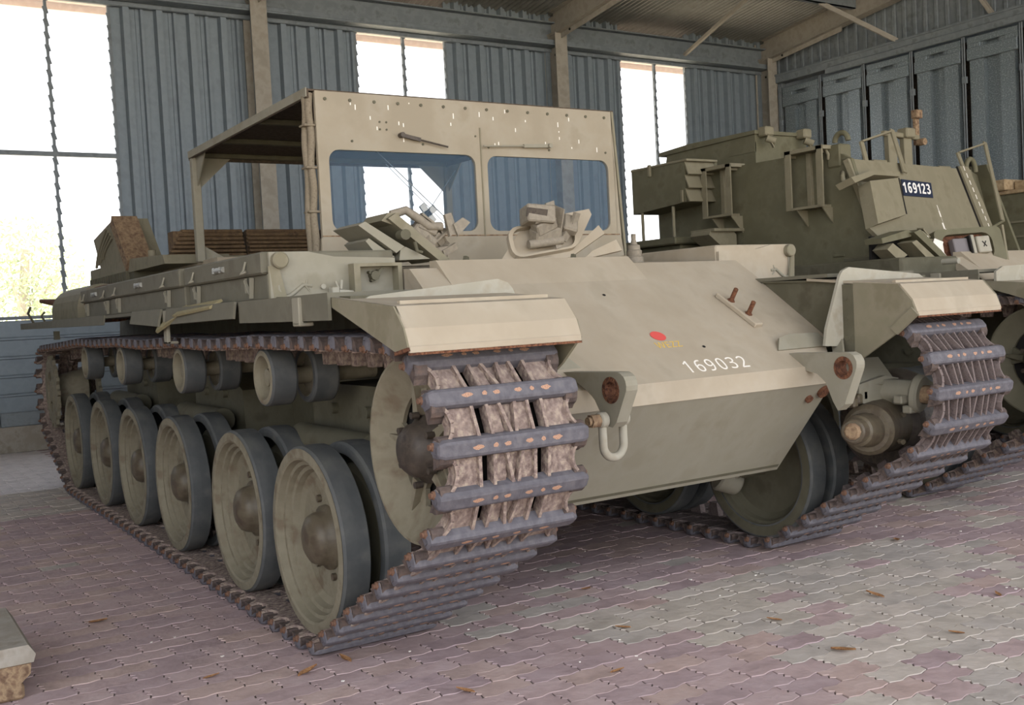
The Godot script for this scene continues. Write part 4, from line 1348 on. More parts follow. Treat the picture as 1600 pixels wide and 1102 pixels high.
func canopy(v: Node3D) -> void:
	# windscreen panel: two framed halves in one plane
	var z := -1.1
	var b := MB.new()
	for e in [[-0.985, 0.012, -0.925, -0.028], [0.012, 0.985, 0.052, 0.932]]:
		b.ring(rect_for(Vector2(e[0], 1.845 - 0.03), Vector2(e[1], 2.31), 5), rrect(Vector2(e[2], 1.85), Vector2(e[3], 2.282), 0.06, 5), -0.012, 0.012, Transform3D(Basis(), Vector3(0, 0, z)))
	b.lohi(Vector3(-0.985, 2.31, z - 0.012), Vector3(0.975, 2.585, z + 0.012))
	b.prism(pv([-0.998, 1.66, 1.034, 1.66, 1.01, 1.815, -0.99, 1.815]), z - 0.012, z + 0.012)
	# raked right edge
	b.prism(pv([0.98, 1.815, 1.012, 1.815, 0.972, 2.585, 0.97, 2.585]), z - 0.012, z + 0.012)
	var w := part(v, "windscreen_panel", b, "paint_cab")
	b = MB.new()
	b.prism(pv([1.034, 1.66, 1.05, 1.66, 0.985, 2.585, 0.97, 2.585]), z - 0.05, z + 0.018)
	part(w, "edge_strip", b, "paint")
	b = MB.new()
	b.lohi(Vector3(0.008, 1.82, z + 0.01), Vector3(0.016, 2.44, z + 0.018), 0.002)
	part(w, "centre_strip", b, "paint")
	b = MB.new()
	b.lohi(Vector3(-0.985, 1.822, z + 0.01), Vector3(1.0, 1.829, z + 0.0145), 0.001)
	part(w, "seam", b, "rust_tan")
	for e in [[-0.93, -0.02], [0.045, 0.94]]:
		b = MB.new()
		b.lohi(Vector3(e[0], 1.845, z - 0.003), Vector3(e[1], 2.288, z + 0.003))
		part(w, "pane", b, "windscreen_glass")
	# rivets along the top and the seam
	b = MB.new()
	for k in 14:
		var x := -0.93 + k * 0.142
		b.rod(Vector3(x, 2.545, z + 0.011), Vector3(x, 2.545, z + 0.017), 0.009, 8)
		if k % 3 == 1: b.rod(Vector3(x, 2.33, z + 0.011), Vector3(x, 2.33, z + 0.016), 0.007, 8)
	for q in [Vector2(-0.62, 2.40), Vector2(-0.58, 2.40), Vector2(-0.62, 2.44), Vector2(-0.58, 2.44), Vector2(-0.02, 2.39)]: b.rod(Vector3(q.x, q.y, z + 0.011), Vector3(q.x, q.y, z + 0.015), 0.006, 8)
	part(w, "rivets", b, "paint_dark").set_meta("kind", "stuff")
	# wipers
	for e in [[Vector3(-0.5, 2.372, -1.07), Vector3(-0.215, 2.318, -1.065), 0.3], [Vector3(0.48, 2.352, -1.07), Vector3(0.02, 2.332, -1.065), 1.0]]:
		b = MB.new()
		b.rod(e[0] - Vector3(0, 0, 0.03), e[0] + Vector3(0, 0, 0.02), 0.014, 10)
		b.rod(e[0], e[1], 0.005, 6)
		b.bar(e[0], (e[0] as Vector3).lerp(e[1], 0.4), 0.014, 0.02)
		part(w, "wiper", b, "hub_dark" if e[2] < 0.5 else "paint_grey")
	# droppings down the panel
	b = MB.new()
	var rng := RandomNumberGenerator.new()
	rng.seed = 4
	for k in 26:
		var x := rng.randf_range(-0.95, 0.9)
		var y := rng.randf_range(2.34, 2.56)
		b.lohi(Vector3(x - 0.003, y - rng.randf_range(0.006, 0.03), z + 0.0115), Vector3(x + 0.003, y, z + 0.0128))
	part(w, "white_streaks", b, "white_faded").set_meta("kind", "stuff")
	# roof sheet with turned down edges
	b = MB.new()
	b.lohi(Vector3(-1.02, 2.582, -3.27), Vector3(0.985, 2.592, -1.09))
	b.lohi(Vector3(-1.03, 2.545, -3.27), Vector3(-1.016, 2.594, -1.09), 0.003)
	b.lohi(Vector3(0.98, 2.545, -3.27), Vector3(0.994, 2.594, -1.09), 0.003)
	b.lohi(Vector3(-1.03, 2.535, -3.28), Vector3(0.994, 2.594, -3.265), 0.003)
	var r := part(v, "canopy_roof", b, "canvas_dark")
	b = MB.new()
	for zz in [-1.2, -1.9, -2.6, -3.22]: b.lohi(Vector3(-1.01, 2.55, zz - 0.02), Vector3(0.98, 2.582, zz + 0.02), 0.004)
	part(r, "roof_bow", b, "paint_dark")
	b = MB.new()
	b.lohi(Vector3(-1.036, 2.55, -3.275), Vector3(-1.03, 2.598, -1.085), 0.001)
	part(r, "roof_edge", b, "paint_grey")
	for s in [-1.0, 1.0]:
		b = MB.new()
		b.lohi(Vector3(s * 1.0 - 0.028, 1.83, -3.27), Vector3(s * 1.0 + 0.028, 2.56, -3.215), 0.004)
		b.plate([Vector3(s * 0.99, 2.56, -3.24), Vector3(s * 0.74, 2.56, -3.24), Vector3(s * 0.975, 2.34, -3.24)], 0.008)
		b.plate([Vector3(s * 1.0, 2.56, -3.22), Vector3(s * 1.0, 2.35, -3.22), Vector3(s * 1.0, 2.56, -3.0)], 0.008)
		b.plate([Vector3(s * 0.97, 1.84, -3.24), Vector3(s * 0.8, 1.84, -3.24), Vector3(s * 0.97, 1.94, -3.24)], 0.008)
		part(v, "canopy_post", b, "paint_grey" if s < 0 else "paint")
	# rolled side curtain lashed to the left windscreen edge
	b = MB.new()
	var pts := []
	for k in 22:
		var t := k / 21.0
		pts.append(Vector3(-1.005 - 0.004 * sin(t * 19.0) - 0.01 * t, lerpf(2.575, 1.70, t), -1.12 + 0.004 * cos(t * 23.0)))
	b.tube(pts, 0.021, 8)
	var pts2 := []
	for k in 22:
		var t := k / 21.0
		pts2.append(Vector3(-1.022 + 0.006 * sin(t * 15.0) - 0.012 * t, lerpf(2.56, 1.69, t), -1.145 + 0.006 * cos(t * 17.0)))
	b.tube(pts2, 0.02, 8)
	for y in [2.4, 2.18, 1.95]: b.lohi(Vector3(-1.05, y, -1.17), Vector3(-0.985, y + 0.012, -1.095), 0.003)
	part(v, "rolled_curtain", b, "canvas")
	# bracing wires and the little four-armed clamp behind the glass
	b = MB.new()
	for e in [[Vector3(-0.75, 2.5, -1.3), Vector3(0.1, 1.75, -1.3)], [Vector3(1.0, 2.5, -3.1), Vector3(0.2, 1.85, -2.5)], [Vector3(0.3, 2.5, -2.9), Vector3(0.95, 1.9, -2.9)]]:
		b.rod(e[0], e[1], 0.003, 5)
	part(v, "bracing_wire", b, "steel_bright")
	b = MB.new()
	for a in [0.6, 2.2, 3.6, 5.4]: b.bar(Vector3(0.57, 2.13, -2.8), Vector3(0.57 + cos(a) * 0.08, 2.13 + sin(a) * 0.08, -2.8), 0.05, 0.02, Vector3.BACK)
	part(v, "wire_clamp", b, "steel_bright")

func periscope(b: MB, at: Vector3, basis: Basis, k := 1.0) -> void:
	var keep := b.xf
	b.xf = b.xf * Transform3D(basis.scaled(Vector3.ONE * k), at)
	b.box(Vector3(0, 0.05, 0), Vector3(0.17, 0.1, 0.09), 0.01)
	b.box(Vector3(-0.02, 0.12, 0.01), Vector3(0.13, 0.07, 0.08), 0.008, Basis(Vector3.BACK, 0.3))
	b.plate([Vector3(-0.1, 0.16, 0.05), Vector3(0.03, 0.17, 0.06), Vector3(0.05, 0.2, -0.04), Vector3(-0.08, 0.2, -0.05)], 0.012)
	b.plate([Vector3(0.06, 0.03, 0.05), Vector3(0.1, 0.2, 0.03), Vector3(0.07, 0.21, -0.05), Vector3(0.04, 0.04, -0.05)], 0.012)
	b.rod(Vector3(-0.13, 0.03, 0.03), Vector3(0.08, 0.03, 0.05), 0.025, 10)
	b.bar(Vector3(0.1, 0.02, 0.02), Vector3(0.19, 0.12, 0.0), 0.03, 0.05)
	b.bar(Vector3(0.16, 0.06, 0.02), Vector3(0.2, 0.16, 0.01), 0.02, 0.04)
	b.xf = keep

# drivers' hatch doors standing open
func hatches(v: Node3D) -> void:
	# left pair, seen edge on: door leaning to the left over the deck
	var place := Transform3D(Basis().scaled(Vector3(0.9, 0.83, 0.9)), Vector3(-0.27, 0.27, 0.27))
	var b := MB.new()
	b.xf = place
	var z0 := -0.98
	var z1 := -0.66
	b.prism(pv([-0.50, 1.655, -0.435, 1.66, -0.74, 1.925, -0.785, 1.895]), z0, z1)
	b.prism(pv([-0.74, 1.86, -0.70, 1.93, -0.77, 1.93, -0.81, 1.885]), z0 + 0.03, z1 - 0.03)
	var h := part(v, "hatch_door", b, "paint")
	b = MB.new()
	b.xf = place
	b.prism(pv([-0.76, 1.70, -0.71, 1.735, -0.925, 1.875, -0.965, 1.855]), z0 + 0.02, z1 + 0.02)
	b.prism(pv([-0.84, 1.665, -0.76, 1.68, -0.9, 1.785, -0.92, 1.77]), z0 + 0.05, z1)
	b.prism(pv([-0.74, 1.66, -0.56, 1.665, -0.70, 1.735, -0.73, 1.72]), z0 + 0.05, z1 + 0.01)
	part(h, "hatch_flap", b, "paint_grey")
	b = MB.new()
	b.xf = place
	periscope(b, Vector3(-0.56, 1.76, -0.8), Basis(Vector3.BACK, -0.72), 0.95)
	periscope(b, Vector3(-0.49, 1.73, -0.84), Basis(Vector3.BACK, -0.9) * Basis(Vector3.UP, 0.6), 0.8)
	b.tube([Vector3(-0.70, 1.93, -0.8), Vector3(-0.62, 1.955, -0.78), Vector3(-0.55, 1.9, -0.76), Vector3(-0.50, 1.86, -0.76), Vector3(-0.42, 1.86, -0.76)], 0.026, 8)
	b.plate([Vector3(-0.38, 1.8, -0.74), Vector3(-0.33, 1.83, -0.74), Vector3(-0.36, 1.94, -0.75), Vector3(-0.40, 1.93, -0.75)], 0.025)
	b.plate([Vector3(-0.34, 1.80, -0.72), Vector3(-0.26, 1.88, -0.72), Vector3(-0.30, 1.91, -0.73), Vector3(-0.36, 1.87, -0.73)], 0.02)
	part(h, "periscope", b, "periscope")
	b = MB.new()
	b.xf = place
	b.rod(Vector3(-0.72, 1.80, -0.66), Vector3(-0.72, 1.80, -0.6), 0.03, 12)
	b.tube([Vector3(-0.66, 1.76, -0.62), Vector3(-0.65, 1.71, -0.62), Vector3(-0.62, 1.70, -0.62)], 0.01, 6)
	part(h, "hinge", b, "paint_dark")
	# right door: inner face with its well turned towards the camera
	b = MB.new()
	var n := Vector3(-0.12, 0.50, 0.86).normalized()
	var xd := Vector3(1.0, 0.14, 0.06)
	xd = (xd - n * xd.dot(n)).normalized()
	var f := frame(xd * 0.93, n.cross(xd) * 0.93, Vector3(-0.04, 1.742, -0.43))
	f.basis.z = n * 0.93
	var outer := pv([-0.30, -0.07, -0.26, -0.1, 0.12, -0.13, 0.17, -0.10, 0.40, 0.12, 0.40, 0.16, 0.02, 0.15, -0.12, 0.08])
	b.prism(outer, -0.045, -0.012, f)
	var well := rrect(Vector2(-0.2, -0.08), Vector2(0.2, 0.09), 0.06, 4)
	var wall_o := PackedVector2Array()
	for p in well: wall_o.append(Vector2(p.x * 1.12 + p.y * 0.25, p.y * 1.16))
	var wall_i := PackedVector2Array()
	for p in well: wall_i.append(Vector2(p.x + p.y * 0.25, p.y))
	b.ring(wall_o, wall_i, -0.012, 0.022, f)
	h = part(v, "hatch_door", b, "paint_dusty")
	b = MB.new()
	b.xf = f
	b.rod(Vector3(-0.31, -0.1, -0.02), Vector3(-0.17, -0.12, -0.02), 0.032, 12, -1.0, 0.006)
	b.lohi(Vector3(-0.16, -0.14, -0.04), Vector3(0.02, -0.1, 0.0), 0.008)
	b.xf = Transform3D()
	b.plate([Vector3(0.07, 1.635, -0.38), Vector3(0.34, 1.77, -0.40), Vector3(0.32, 1.82, -0.42), Vector3(0.10, 1.67, -0.40)], 0.02)
	b.plate([Vector3(0.16, 1.635, -0.36), Vector3(0.44, 1.68, -0.38), Vector3(0.42, 1.74, -0.40), Vector3(0.24, 1.68, -0.38)], 0.02)
	part(h, "hinge", b, "paint_dusty")
	b = MB.new()
	periscope(b, f * Vector3(0.0, -0.03, 0.0), f.basis.orthonormalized() * Basis(Vector3.RIGHT, 0.9), 0.93)
	b.xf = f
	b.box(Vector3(-0.05, 0.085, 0.13), Vector3(0.17, 0.1, 0.12), 0.008, Basis(Vector3.BACK, -0.25) * Basis(Vector3.RIGHT, 0.35))
	b.plate([Vector3(0.03, -0.09, 0.04), Vector3(0.07, -0.08, 0.04), Vector3(0.09, 0.16, 0.14), Vector3(0.03, 0.15, 0.14)], 0.014)
	b.box(Vector3(0.16, 0.03, 0.07), Vector3(0.09, 0.11, 0.06), 0.01, Basis(Vector3.BACK, -0.5))
	b.xf = Transform3D()
	part(h, "periscope", b, "periscope")
	b = MB.new()
	b.xf = f
	b.box(Vector3(-0.085, 0.07, 0.185), Vector3(0.12, 0.05, 0.006), 0, Basis(Vector3.BACK, -0.3) * Basis(Vector3.RIGHT, 0.7))
	part(h, "periscope_window", b, "hub_dark")
	# deck lugs, aerial base
	for e in [[-0.60, -0.28], [0.03, -0.27]]:
		b = MB.new()
		b.prism(pv([-0.03, 0, 0.03, 0, 0.02, 0.055, -0.005, 0.06]), -0.008, 0.008, Transform3D(Basis(Vector3.UP, 0.5), Vector3(e[0], 1.6, e[1])))
		part(v, "deck_lug", b, "paint_dark")
	b = MB.new()
	b.lathe([Vector2(0.052, 0), Vector2(0.05, 0.04), Vector2(0.042, 0.045), Vector2(0.044, 0.075), Vector2(0.036, 0.08), Vector2(0.034, 0.105), Vector2(0.02, 0.11), Vector2(0.014, 0.135), Vector2(0.014, 0.155), Vector2(0, 0.156)], 18, Transform3D(Basis(Vector3.RIGHT, -PI / 2), Vector3(0.64, 1.61, -0.52)))
	b.lohi(Vector3(0.63, 1.76, -0.53), Vector3(0.65, 1.78, -0.51))
	part(v, "aerial_base", b, "periscope")

func rear_details(v: Node3D) -> void:
	# ribbed louvre covers standing on the engine deck
	for k in 3:
		var b := MB.new()
		var x0 := -1.15 + k * 0.6
		for r in 7:
			var y := 1.885 + r * 0.03
			var inset := 0.02 * r if k == 0 else 0.0
			b.lohi(Vector3(x0 + inset, y, -3.56 - r * 0.012), Vector3(x0 + 0.57, y + 0.022, -3.5 - r * 0.012), 0.006)
		b.lohi(Vector3(x0 + (0.06 if k == 0 else 0.0), 1.875, -3.72), Vector3(x0 + 0.57, 2.075, -3.58))
		part(v, "louvre_cover", b, "louvre_brown")
	var b := MB.new()
	b.lohi(Vector3(-1.05, 1.835, -3.65), Vector3(0.9, 1.885, -3.42), 0.008)
	for x in [-0.95, -0.5, 0.0, 0.5]: b.lohi(Vector3(x, 1.8, -3.45), Vector3(x + 0.04, 1.85, -3.4))
	b.rod(Vector3(-1.14, 1.84, -4.0), Vector3(-1.14, 1.97, -4.0), 0.03, 8)
	part(v, "deck_frame", b, "paint")
	# armoured air outlet with its rusty tilted side
	b = MB.new()
	b.prism(pv([-5.9, 1.83, -3.35, 1.83, -3.4, 1.895, -4.3, 1.93, -5.9, 1.925]), 0.75, 1.22, side_frame())
	b.prism(pv([-5.78, 2.19, -4.92, 2.30, -4.5, 1.92, -5.55, 1.92]), 0.93, 1.2, side_frame())
	for k in 4:
		var pts := []
		for i in 8:
			var t := i / 7.0
			pts.append(Vector3(-1.205, lerpf(1.94 + 0.02 * k, 2.24 - 0.03 * k, t), lerpf(-5.5 + 0.1 * k, -5.0 + 0.07 * k, t * t * 0.6 + t * 0.4) - 0.2))
		b.tube(pts, 0.012, 6)
	var o := part(v, "air_outlet", b, "paint")
	b = MB.new()
	b.plate([Vector3(-1.24, 1.92, -4.38), Vector3(-1.04, 1.92, -4.38), Vector3(-1.04, 2.31, -4.82), Vector3(-1.24, 2.31, -4.82)], 0.1)
	part(o, "side_plate", b, "rust_tan")
	b = MB.new()
	for k in 16: b.lohi(Vector3(-1.24, 1.76, -5.85 + k * 0.09), Vector3(-1.2, 1.84, -5.81 + k * 0.09))
	b.lohi(Vector3(-1.21, 1.74, -5.9), Vector3(-1.0, 1.85, -4.3))
	part(o, "grille", b, "paint_dark")
	# silencer under a rounded cover at the rear of the left guard
	b = MB.new()
	var arc := PackedVector2Array()
	for k in 11:
		var a := PI * k / 10
		arc.append(Vector2(-1.34 + cos(a) * 0.2, 1.58 + sin(a) * 0.19))
	arc.append(Vector2(-1.54, 1.49))
	arc.append(Vector2(-1.14, 1.49))
	b.prism(arc, -6.05, -4.85)
	var s := part(v, "silencer_cover", b, "paint")
	b = MB.new()
	b.rod(Vector3(-1.34, 1.6, -4.87), Vector3(-1.34, 1.6, -4.3), 0.15, 20)
	b.rod(Vector3(-1.42, 1.64, -6.0), Vector3(-1.48, 1.7, -7.0), 0.045, 12, 0.02)
	part(s, "exhaust_pipe", b, "rust")
	b = MB.new()
	b.tube([Vector3(-1.62, 1.49, -6.6), Vector3(-1.64, 1.58, -6.75), Vector3(-1.62, 1.64, -6.72)], 0.012, 6)
	b.tube([Vector3(-1.55, 1.49, -6.4), Vector3(-1.57, 1.55, -6.45), Vector3(-1.55, 1.58, -6.4)], 0.01, 6)
	b.lohi(Vector3(-1.66, 1.33, -5.3), Vector3(-1.62, 1.4, -5.24))
	part(v, "rear_hook", b, "paint_dark")
	# crumpled sheet on the guard edge
	b = MB.new()
	b.plate([Vector3(-1.63, 1.49, -1.35), Vector3(-1.7, 1.45, -1.4), Vector3(-1.71, 1.36, -1.7), Vector3(-1.63, 1.47, -1.95)], 0.015)
	b.plate([Vector3(-1.64, 1.5, -0.75), Vector3(-1.69, 1.47, -0.8), Vector3(-1.7, 1.44, -1.4), Vector3(-1.64, 1.49, -1.38)], 0.012)
	part(v, "bent_flap", b, "foam_yellow")
	# inside the cab
	b = MB.new()
	b.lohi(Vector3(-0.9, 1.66, -2.85), Vector3(0.9, 1.72, -1.3))
	part(v, "cab_floor", b, "paint_dark")

# axle stub, arm and screw left bare on the right, where the idler is off
func idler_arm(v: Node3D) -> void:
	var b := MB.new()
	b.rod(Vector3(1.28, 0.72, 0.62), Vector3(1.0, 0.72, 0.74), 0.15, 24, 0.125, 0.02)
	b.rod(Vector3(1.02, 0.72, 0.732), Vector3(0.86, 0.735, 0.79), 0.085, 20, 0.075, 0.01)
	b.rod(Vector3(0.87, 0.735, 0.788), Vector3(0.8, 0.74, 0.815), 0.062, 18, 0.058, 0.008)
	for k in 3: b.box(Vector3(0.93 + k * 0.06, 0.86 + k * 0.012, 0.72 - k * 0.02), Vector3(0.035, 0.05, 0.04), 0.008)
	for q in [Vector3(1.12, 0.66, 0.83), Vector3(1.2, 0.78, 0.78)]: b.rod(q, q + Vector3(-0.01, 0, 0.03), 0.014, 6)
	var a := part(v, "idler_axle", b, "hub_grease")
	b = MB.new()
	b.rod(Vector3(0.87, 0.735, 0.79), Vector3(0.785, 0.742, 0.822), 0.05, 10, 0.04, 0.01)
	part(a, "axle_stub", b, "rust_tan")
	b = MB.new()
	b.plate([Vector3(1.0, 1.06, 0.54), Vector3(1.0, 0.93, 0.68), Vector3(1.26, 0.93, 0.72), Vector3(1.3, 1.05, 0.58)], 0.06)
	b.prism(pv([1.0, 0.94, 1.0, 0.86, 1.1, 0.81, 1.24, 0.79, 1.3, 0.86, 1.3, 0.95, 1.2, 0.97]), 0.55, 0.7)
	b.rod(Vector3(1.22, 0.89, 0.68), Vector3(1.24, 0.885, 0.84), 0.07, 6)
	b.rod(Vector3(1.235, 0.885, 0.84), Vector3(1.245, 0.88, 0.88), 0.095, 20, -1.0, 0.01)
	for q in [Vector3(1.16, 0.86, 0.82), Vector3(1.2, 0.81, 0.84)]: b.box(q, Vector3(0.07, 0.04, 0.05), 0.006)
	part(a, "tension_arm", b, "paint_grey")
	b = MB.new()
	b.rod(Vector3(1.24, 0.88, 0.86), Vector3(1.255, 0.877, 0.98), 0.045, 18, -1.0, 0.006)
	part(a, "adjusting_screw", b, "rust_tan")
	# plate inside the track, coloured dark for the shade behind the arm
	b = MB.new()
	b.lathe([Vector2(0.0, 0.0), Vector2(0.22, 0.0), Vector2(0.25, 0.03), Vector2(0.26, 0.06), Vector2(0.26, 0.2)], 32, Transform3D(Basis(Vector3(0, 0, -1), Vector3(0, 1, 0), Vector3(1, 0, 0)), Vector3(1.3, 0.72, 0.55)))
	part(a, "back_plate", b, "hub_dark")

func on_glacis(x: float, z: float, lift := 0.002) -> Transform3D:
	var y := Vector3(0, 0.683, -1).normalized()
	var n := Vector3.RIGHT.cross(y)
	return Transform3D(Basis(Vector3.RIGHT, y, n), Vector3(x, glacis_y(z), z) + n * lift)

func markings(v: Node3D) -> void:
	var glacis: Node3D = v.get_node("glacis_plate")
	var digits := "169032"
	for k in 6:
		var t := on_glacis(-0.035 + k * 0.066, 0.631, 0.001)
		t.basis = t.basis * Basis(Vector3(0.85, 0, 0), Vector3(0.12, 1.0, 0), Vector3(0, 0, 1))
		part(glacis, "painted_digit", text_mesh(digits[k], 0.115, 0.001), "", t).mesh.material = M["white_faded"]
	var b := MB.new()
	var q := PackedVector2Array()
	for p in circle(1.0, 24): q.append(Vector2(p.x * 0.04, p.y * 0.036))
	b.prism(q, 0, 0.001, on_glacis(-0.03, 0.432))
	part(glacis, "red_spot", b, "red_paint")
	var t := on_glacis(-0.018, 0.489, 0.001)
	t.basis = t.basis * Basis(Vector3(1.0, 0, 0), Vector3(0.1, 1.0, 0), Vector3(0, 0, 1))
	part(glacis, "yellow_lettering", text_mesh("WEZZ", 0.06, 0.001), "", t).mesh.material = M["yellow_paint"]
	b = MB.new()
	for p in [[0.165, 0.52], [-0.1, 0.14]]:
		b = MB.new()
		b.prism(circle(0.008, 8), 0, 0.002, on_glacis(p[0], p[1]))
		part(glacis, "bolt_hole", b, "black_hole")

# ------------------------------------------------------------------ the tall olive vehicle behind
const V2 := Vector3(4.35, 0, -0.30)

# a builder whose points are given in the shed's axes, for a vehicle that stands at o
func at_shed(o: Vector3) -> MB:
	var b := MB.new()
	b.xf = Transform3D(Basis(), -o)
	return b

func recovery_vehicle() -> void:
	var v := thing("recovery_vehicle", "tall olive armoured recovery vehicle with 169123 number plate on its box body", "armoured vehicle", V2)
	hull_body(v, false)
	v.get_node("glacis_plate").set_meta("label", "olive sloping front plate half hidden behind the nearer tank")
	phase_left = 0.4
	gear_paint = "paint_dark"  # shadow over this running gear put into its colour
	phase_right = 0.1
	running_gear(v, true, true, true)
	track_guard(v, -1, false)
	track_guard(v, 1, false)
	mudguard(v, -1.62, -0.975, -0.06, -0.05)
	mudguard(v, 1.62, 0.975, -0.06, -0.05)
	for s in [-1.0, 1.0]:
		var o := []
		for q in [[0.82, 1.14], [0.835, 1.22], [0.945, 1.476], [0.965, 1.498], [1.01, 1.514], [1.55, 1.5], [1.62, 1.47], [1.62, 1.40], [1.03, 1.40], [0.94, 1.13]]: o.append_array([s * q[0], q[1]])
		splash_plate(v, o, 0.63, [Vector3(s * 0.965, 1.1, 0.64), Vector3(s * 0.965, 1.38, 0.64), Vector3(s * 0.965, 1.38, 0.70), Vector3(s * 0.965, 1.09, 0.70)])
		var bx := MB.new()
		bx.lohi(Vector3(s * 0.98, 1.485, -4.5), Vector3(s * 1.6, 1.6, -0.05), 0.01)
		bx.lohi(Vector3(s * 1.2, 1.6, -0.6), Vector3(s * 1.5, 1.63, -0.3), 0.006)
		part(v, "guard_box", bx, "paint_dark")
		bx = MB.new()
		bx.rod(Vector3(s * 1.25, 1.56, 0.02), Vector3(s * 1.25, 1.56, 0.14), 0.02, 10)
		bx.rod(Vector3(s * 1.33, 1.47, 0.62), Vector3(s * 1.1, 1.45, 0.7), 0.012, 8)
		bx.lohi(Vector3(s * 1.36, 1.44, 0.58), Vector3(s * 1.30, 1.5, 0.64), 0.006)
		part(v, "guard_bolt", bx, "paint_pale")
	body_box(v)
	body_fittings(v)
	v2_hatches(v)

func body_box(v: Node3D) -> void:
	# big box body: left wall, raked front wall, roof
	var fl := Vector3(3.107, 1.60, -0.72)
	var ft := Vector3(3.0, 2.345, -0.95)
	var fr := Vector3(4.93, 2.36, -1.255)
	var fb := Vector3(4.70, 1.60, -0.97)
	var b := at_shed(V2)
	b.plate([fl, fb, fr, ft], 0.04)
	part(v, "front_wall", b, "olive_light")  # stronger light on the front put into the paler olive
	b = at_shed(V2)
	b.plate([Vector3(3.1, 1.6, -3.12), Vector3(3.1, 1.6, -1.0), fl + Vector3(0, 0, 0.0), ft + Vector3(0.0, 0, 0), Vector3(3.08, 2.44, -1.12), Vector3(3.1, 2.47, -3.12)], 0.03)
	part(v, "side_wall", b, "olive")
	b = at_shed(V2)
	b.plate([Vector3(5.4, 1.6, -1.1), Vector3(5.4, 1.6, -3.12), Vector3(5.4, 2.47, -3.12), Vector3(5.4, 2.44, -1.4)], 0.03)
	b.plate([fb, Vector3(5.4, 1.6, -1.3), Vector3(5.4, 2.36, -1.5), fr], 0.03)
	b.plate([Vector3(5.4, 1.6, -3.12), Vector3(3.1, 1.6, -3.12), Vector3(3.1, 2.47, -3.12), Vector3(5.4, 2.47, -3.12)], 0.03)
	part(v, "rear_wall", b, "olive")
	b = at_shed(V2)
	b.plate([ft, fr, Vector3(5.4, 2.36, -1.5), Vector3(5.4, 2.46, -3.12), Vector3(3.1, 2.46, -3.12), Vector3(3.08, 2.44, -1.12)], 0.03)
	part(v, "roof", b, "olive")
	# upper tier
	b = at_shed(V2)
	b.prism(pv([-3.35, 2.55, -3.1, 2.44, -2.2, 2.44, -2.2, 2.765, -2.95, 2.765, -3.3, 2.75]), -4.0, -3.38, side_frame())
	var up := part(v, "upper_box", b, "olive")
	b = at_shed(V2)
	b.prism(pv([-3.4, 2.73, -2.18, 2.745, -2.18, 2.775, -3.0, 2.785, -3.38, 2.765]), -4.02, -3.36, side_frame())
	b.lohi(Vector3(3.375, 2.60, -2.5), Vector3(3.39, 2.68, -2.2))
	part(up, "lid", b, "olive")
	for x in [3.46, 3.92]:
		b = at_shed(V2)
		b.lohi(Vector3(x - 0.05, 2.72, -2.2), Vector3(x + 0.05, 2.80, -2.1), 0.012)
		b.rod(Vector3(x - 0.03, 2.70, -2.12), Vector3(x + 0.03, 2.67, -2.08), 0.03, 10)
		b.bar(Vector3(x - 0.01, 2.68, -2.1), Vector3(x + 0.02, 2.62, -2.09), 0.03, 0.008)
		part(up, "hinge", b, "olive_light")
	# rear overhang with a stepped front
	b = at_shed(V2)
	b.prism(pv([-3.1, 2.16, -2.42, 2.20, -2.42, 2.535, -3.1, 2.555]), -3.15, -2.78, side_frame())
	var ov := part(v, "side_locker", b, "olive")
	b = at_shed(V2)
	for k in 3: b.plate([Vector3(2.78, 2.2 + k * 0.112, -2.40 + 0.03), Vector3(3.1, 2.2 + k * 0.112, -2.40 + 0.03), Vector3(3.1, 2.2 + k * 0.112 + 0.11, -2.42), Vector3(2.78, 2.2 + k * 0.112 + 0.11, -2.42)], 0.012)
	b.lohi(Vector3(2.77, 2.53, -3.1), Vector3(3.12, 2.55, -2.38), 0.004)
	part(ov, "locker_front", b, "olive_light")  # lit face: its brightness is put into the paler olive
	b = at_shed(V2)
	b.lohi(Vector3(2.755, 2.46, -2.86), Vector3(2.78, 2.56, -2.83), 0.004)
	b.lohi(Vector3(2.765, 2.3, -2.47), Vector3(2.78, 2.2, -2.44), 0.004)
	part(ov, "catch", b, "olive_light")
	for z in [-3.0, -2.6]:
		b = at_shed(V2)
		b.rod(Vector3(2.8, 1.9, z), Vector3(2.8, 2.18, z), 0.014, 8)
		part(v, "support_rod", b, "olive_light")
	# low shelf under the locker with its bracket
	b = at_shed(V2)
	b.lohi(Vector3(2.72, 1.86, -3.3), Vector3(3.1, 1.92, -2.5), 0.01)
	b.lohi(Vector3(2.82, 1.68, -3.3), Vector3(3.1, 1.86, -2.55), 0.01)
	part(v, "side_shelf", b, "olive")
	b = at_shed(V2)
	b.prism(pv([2.74, 1.94, 2.98, 1.94, 3.02, 1.90, 3.02, 1.72, 2.98, 1.72, 2.72, 1.90]), -2.32, -2.1)
	b.lohi(Vector3(2.74, 1.925, -2.34), Vector3(3.1, 1.95, -2.06), 0.004)
	part(v, "bracket_box", b, "olive_light")

